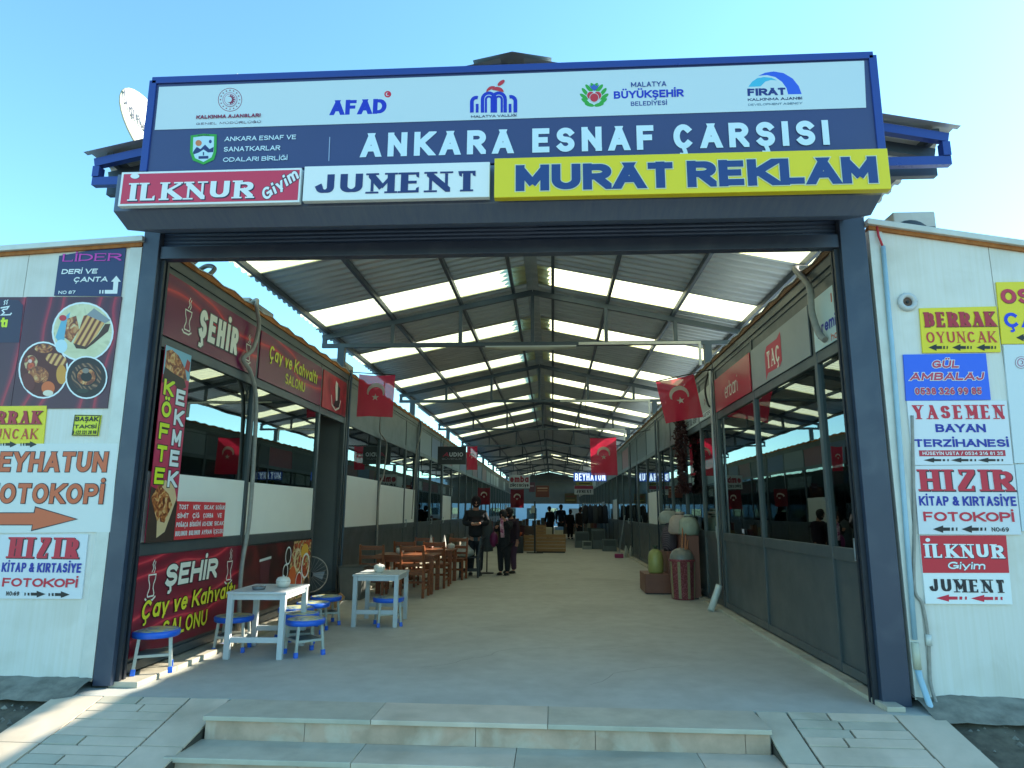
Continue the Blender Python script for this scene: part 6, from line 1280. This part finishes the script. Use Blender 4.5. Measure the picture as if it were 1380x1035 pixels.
# goods behind the right shop's glass
os_ = thing('plant_stand', 'white tiered stand of white flowers behind the right shop glass', 'plant stand', (XR + .35, 7.30, 1.0)); MB().box(-.02, -.02, 0, .02, .02, .95).build('pole', WHITEP, os_); k = MB()
for i in range(70): z = rnd.uniform(.12, .8); a = rnd.uniform(0, 6.28); r = rnd.uniform(.05, .2); k.ell((r * math.cos(a), r * math.sin(a), round(z * 4) / 4 + .06 + rnd.uniform(-.03, .05)), (.035, .035, .022), 7, 5)
k.build('blossom', mat('white_petal', 'd9d6b4', .6, 0, .2, 20), os_); MB().box(-.14, -.14, -.04, .14, .14, .0).build('base', WHITEP, os_); MB().box(-.2, -.3, -.88, .3, .3, -.041).build('cabinet', mat('shop_cabinet', '5a6462', .6), os_)
cb = thing('cream_box', 'cream box with a dark band behind the right shop glass', 'box', (XR + .30, 7.78, 1.0)); MB().box(-.12, -.12, 0, .12, .12, .26).build('box_body', mat('cream_card', 'b9ab7c', .7), cb); MB().box(-.122, -.015, 0, .122, .015, .262).build('band', mat('band_brown', '5a4a30', .7), cb); MB().box(-.15, -.17, -.88, .25, .17, -.001).build('cabinet', mat('shop_cabinet', '5a6462'), cb)

# more goods far down the aisle
GC = ['6b4a3a', '39566f', '7a6a50', '5a2f38', '44504a', '8a8474', '4b5a6a', '6a5f57']
for i, (x, y, w, d_, h, lb) in enumerate(((-2.9, 19.6, .5, .5, .8, 'brown crate stack at the left shops behind the people'), (-2.7, 27.0, .8, .6, 1.0, 'blue grey goods table at the left side of the far aisle'), (-2.4, 30.5, .9, .7, 1.2, 'tan goods stack on the left beyond the plank counter'), (-1.6, 34.0, .8, .6, 1.3, 'maroon goods stand on the left of the far figures'),
        (1.9, 31.0, .7, .7, 1.25, 'green grey goods stack on the right before the far opening'), (1.6, 36.0, .8, .7, 1.4, 'pale goods stack right of the far figures'), (-.6, 41.0, 1.3, .8, 1.15, 'blue grey goods table behind the far figures on the left'), (1.0, 44.0, 1.3, .8, 1.1, 'grey brown goods table behind the far figures on the right'))):
    t = thing('goods_stand', lb, 'goods', (x, y, 0), 0, 'goods down the far aisle'); m_ = mat('goods_' + GC[i], GC[i], .75, 0, .5, 6)
    MB().box(-w / 2, -d_ / 2, 0, w / 2, d_ / 2, h * .55).build('stand', m_, t, .01)
    for k in range(5):
        q = rnd.uniform(.10, .2); xx = -w / 2 + w * (k + .5) / 5; MB().box(xx - w / 11, -d_ / 3, h * .55 + .001, xx + w / 11, d_ / 3 * rnd.uniform(.3, 1), h * .55 + rnd.uniform(.12, .45) * h).build('packet', mat('goods_' + GC[(i + k * 3 + 1) % 8], GC[(i + k * 3 + 1) % 8], .7, 0, .5, 6), t, .008)

# loose stones and grit on the earth either side of the ramps
def grit(x0, x1, n):
    k = MB()
    for i in range(n):
        x, y = rnd.uniform(x0, x1), 5.2 - 2.2 * rnd.random() ** 1.3; r = rnd.choice((.006, .008, .012, .018, .028)); z = bank(x, y)
        vs = [(x + r * a * rnd.uniform(.7, 1.2), y + r * b * rnd.uniform(.7, 1.2), z + r * c * .8) for a, b, c in ((1, 0, 0), (-1, 0, 0), (0, 1, 0), (0, -1, 0), (0, 0, 1), (0, 0, -1))]
        k.add(vs, [(0, 2, 4), (2, 1, 4), (1, 3, 4), (3, 0, 4), (2, 0, 5), (1, 2, 5), (3, 1, 5), (0, 3, 5)])
    o = k.build('gravel', CONC2); o['kind'] = 'stuff'; o['label'] = 'loose grit and small stones on the earth beside the ramp'
grit(-6.5, -3.8, 700); grit(2.78, 6.5, 700)

# hairline cracks in the concrete of the arcade floor
ck = MB()
for x, y, ang, ln in ((-1.2, 6.4, .4, 2.6), (.9, 8.2, 2.3, 2.2), (.3, 5.9, 1.2, 1.1), (-.6, 12.5, .2, 3.0)):
    p = (x, y); pts = [p]
    while ln > 0: ang += rnd.uniform(-.5, .5); d_ = rnd.uniform(.05, .16); p = (p[0] + d_ * math.cos(ang), p[1] + d_ * math.sin(ang)); pts.append(p); ln -= d_
    for q in strokes_to_quads(pts, lambda dx, dy: .0016, -99, 99, 0): ck.face([(u, v, .003) for u, v in q])
structure(ck.build('floor_crack', mat('crack_dark', '57534a', .95)))
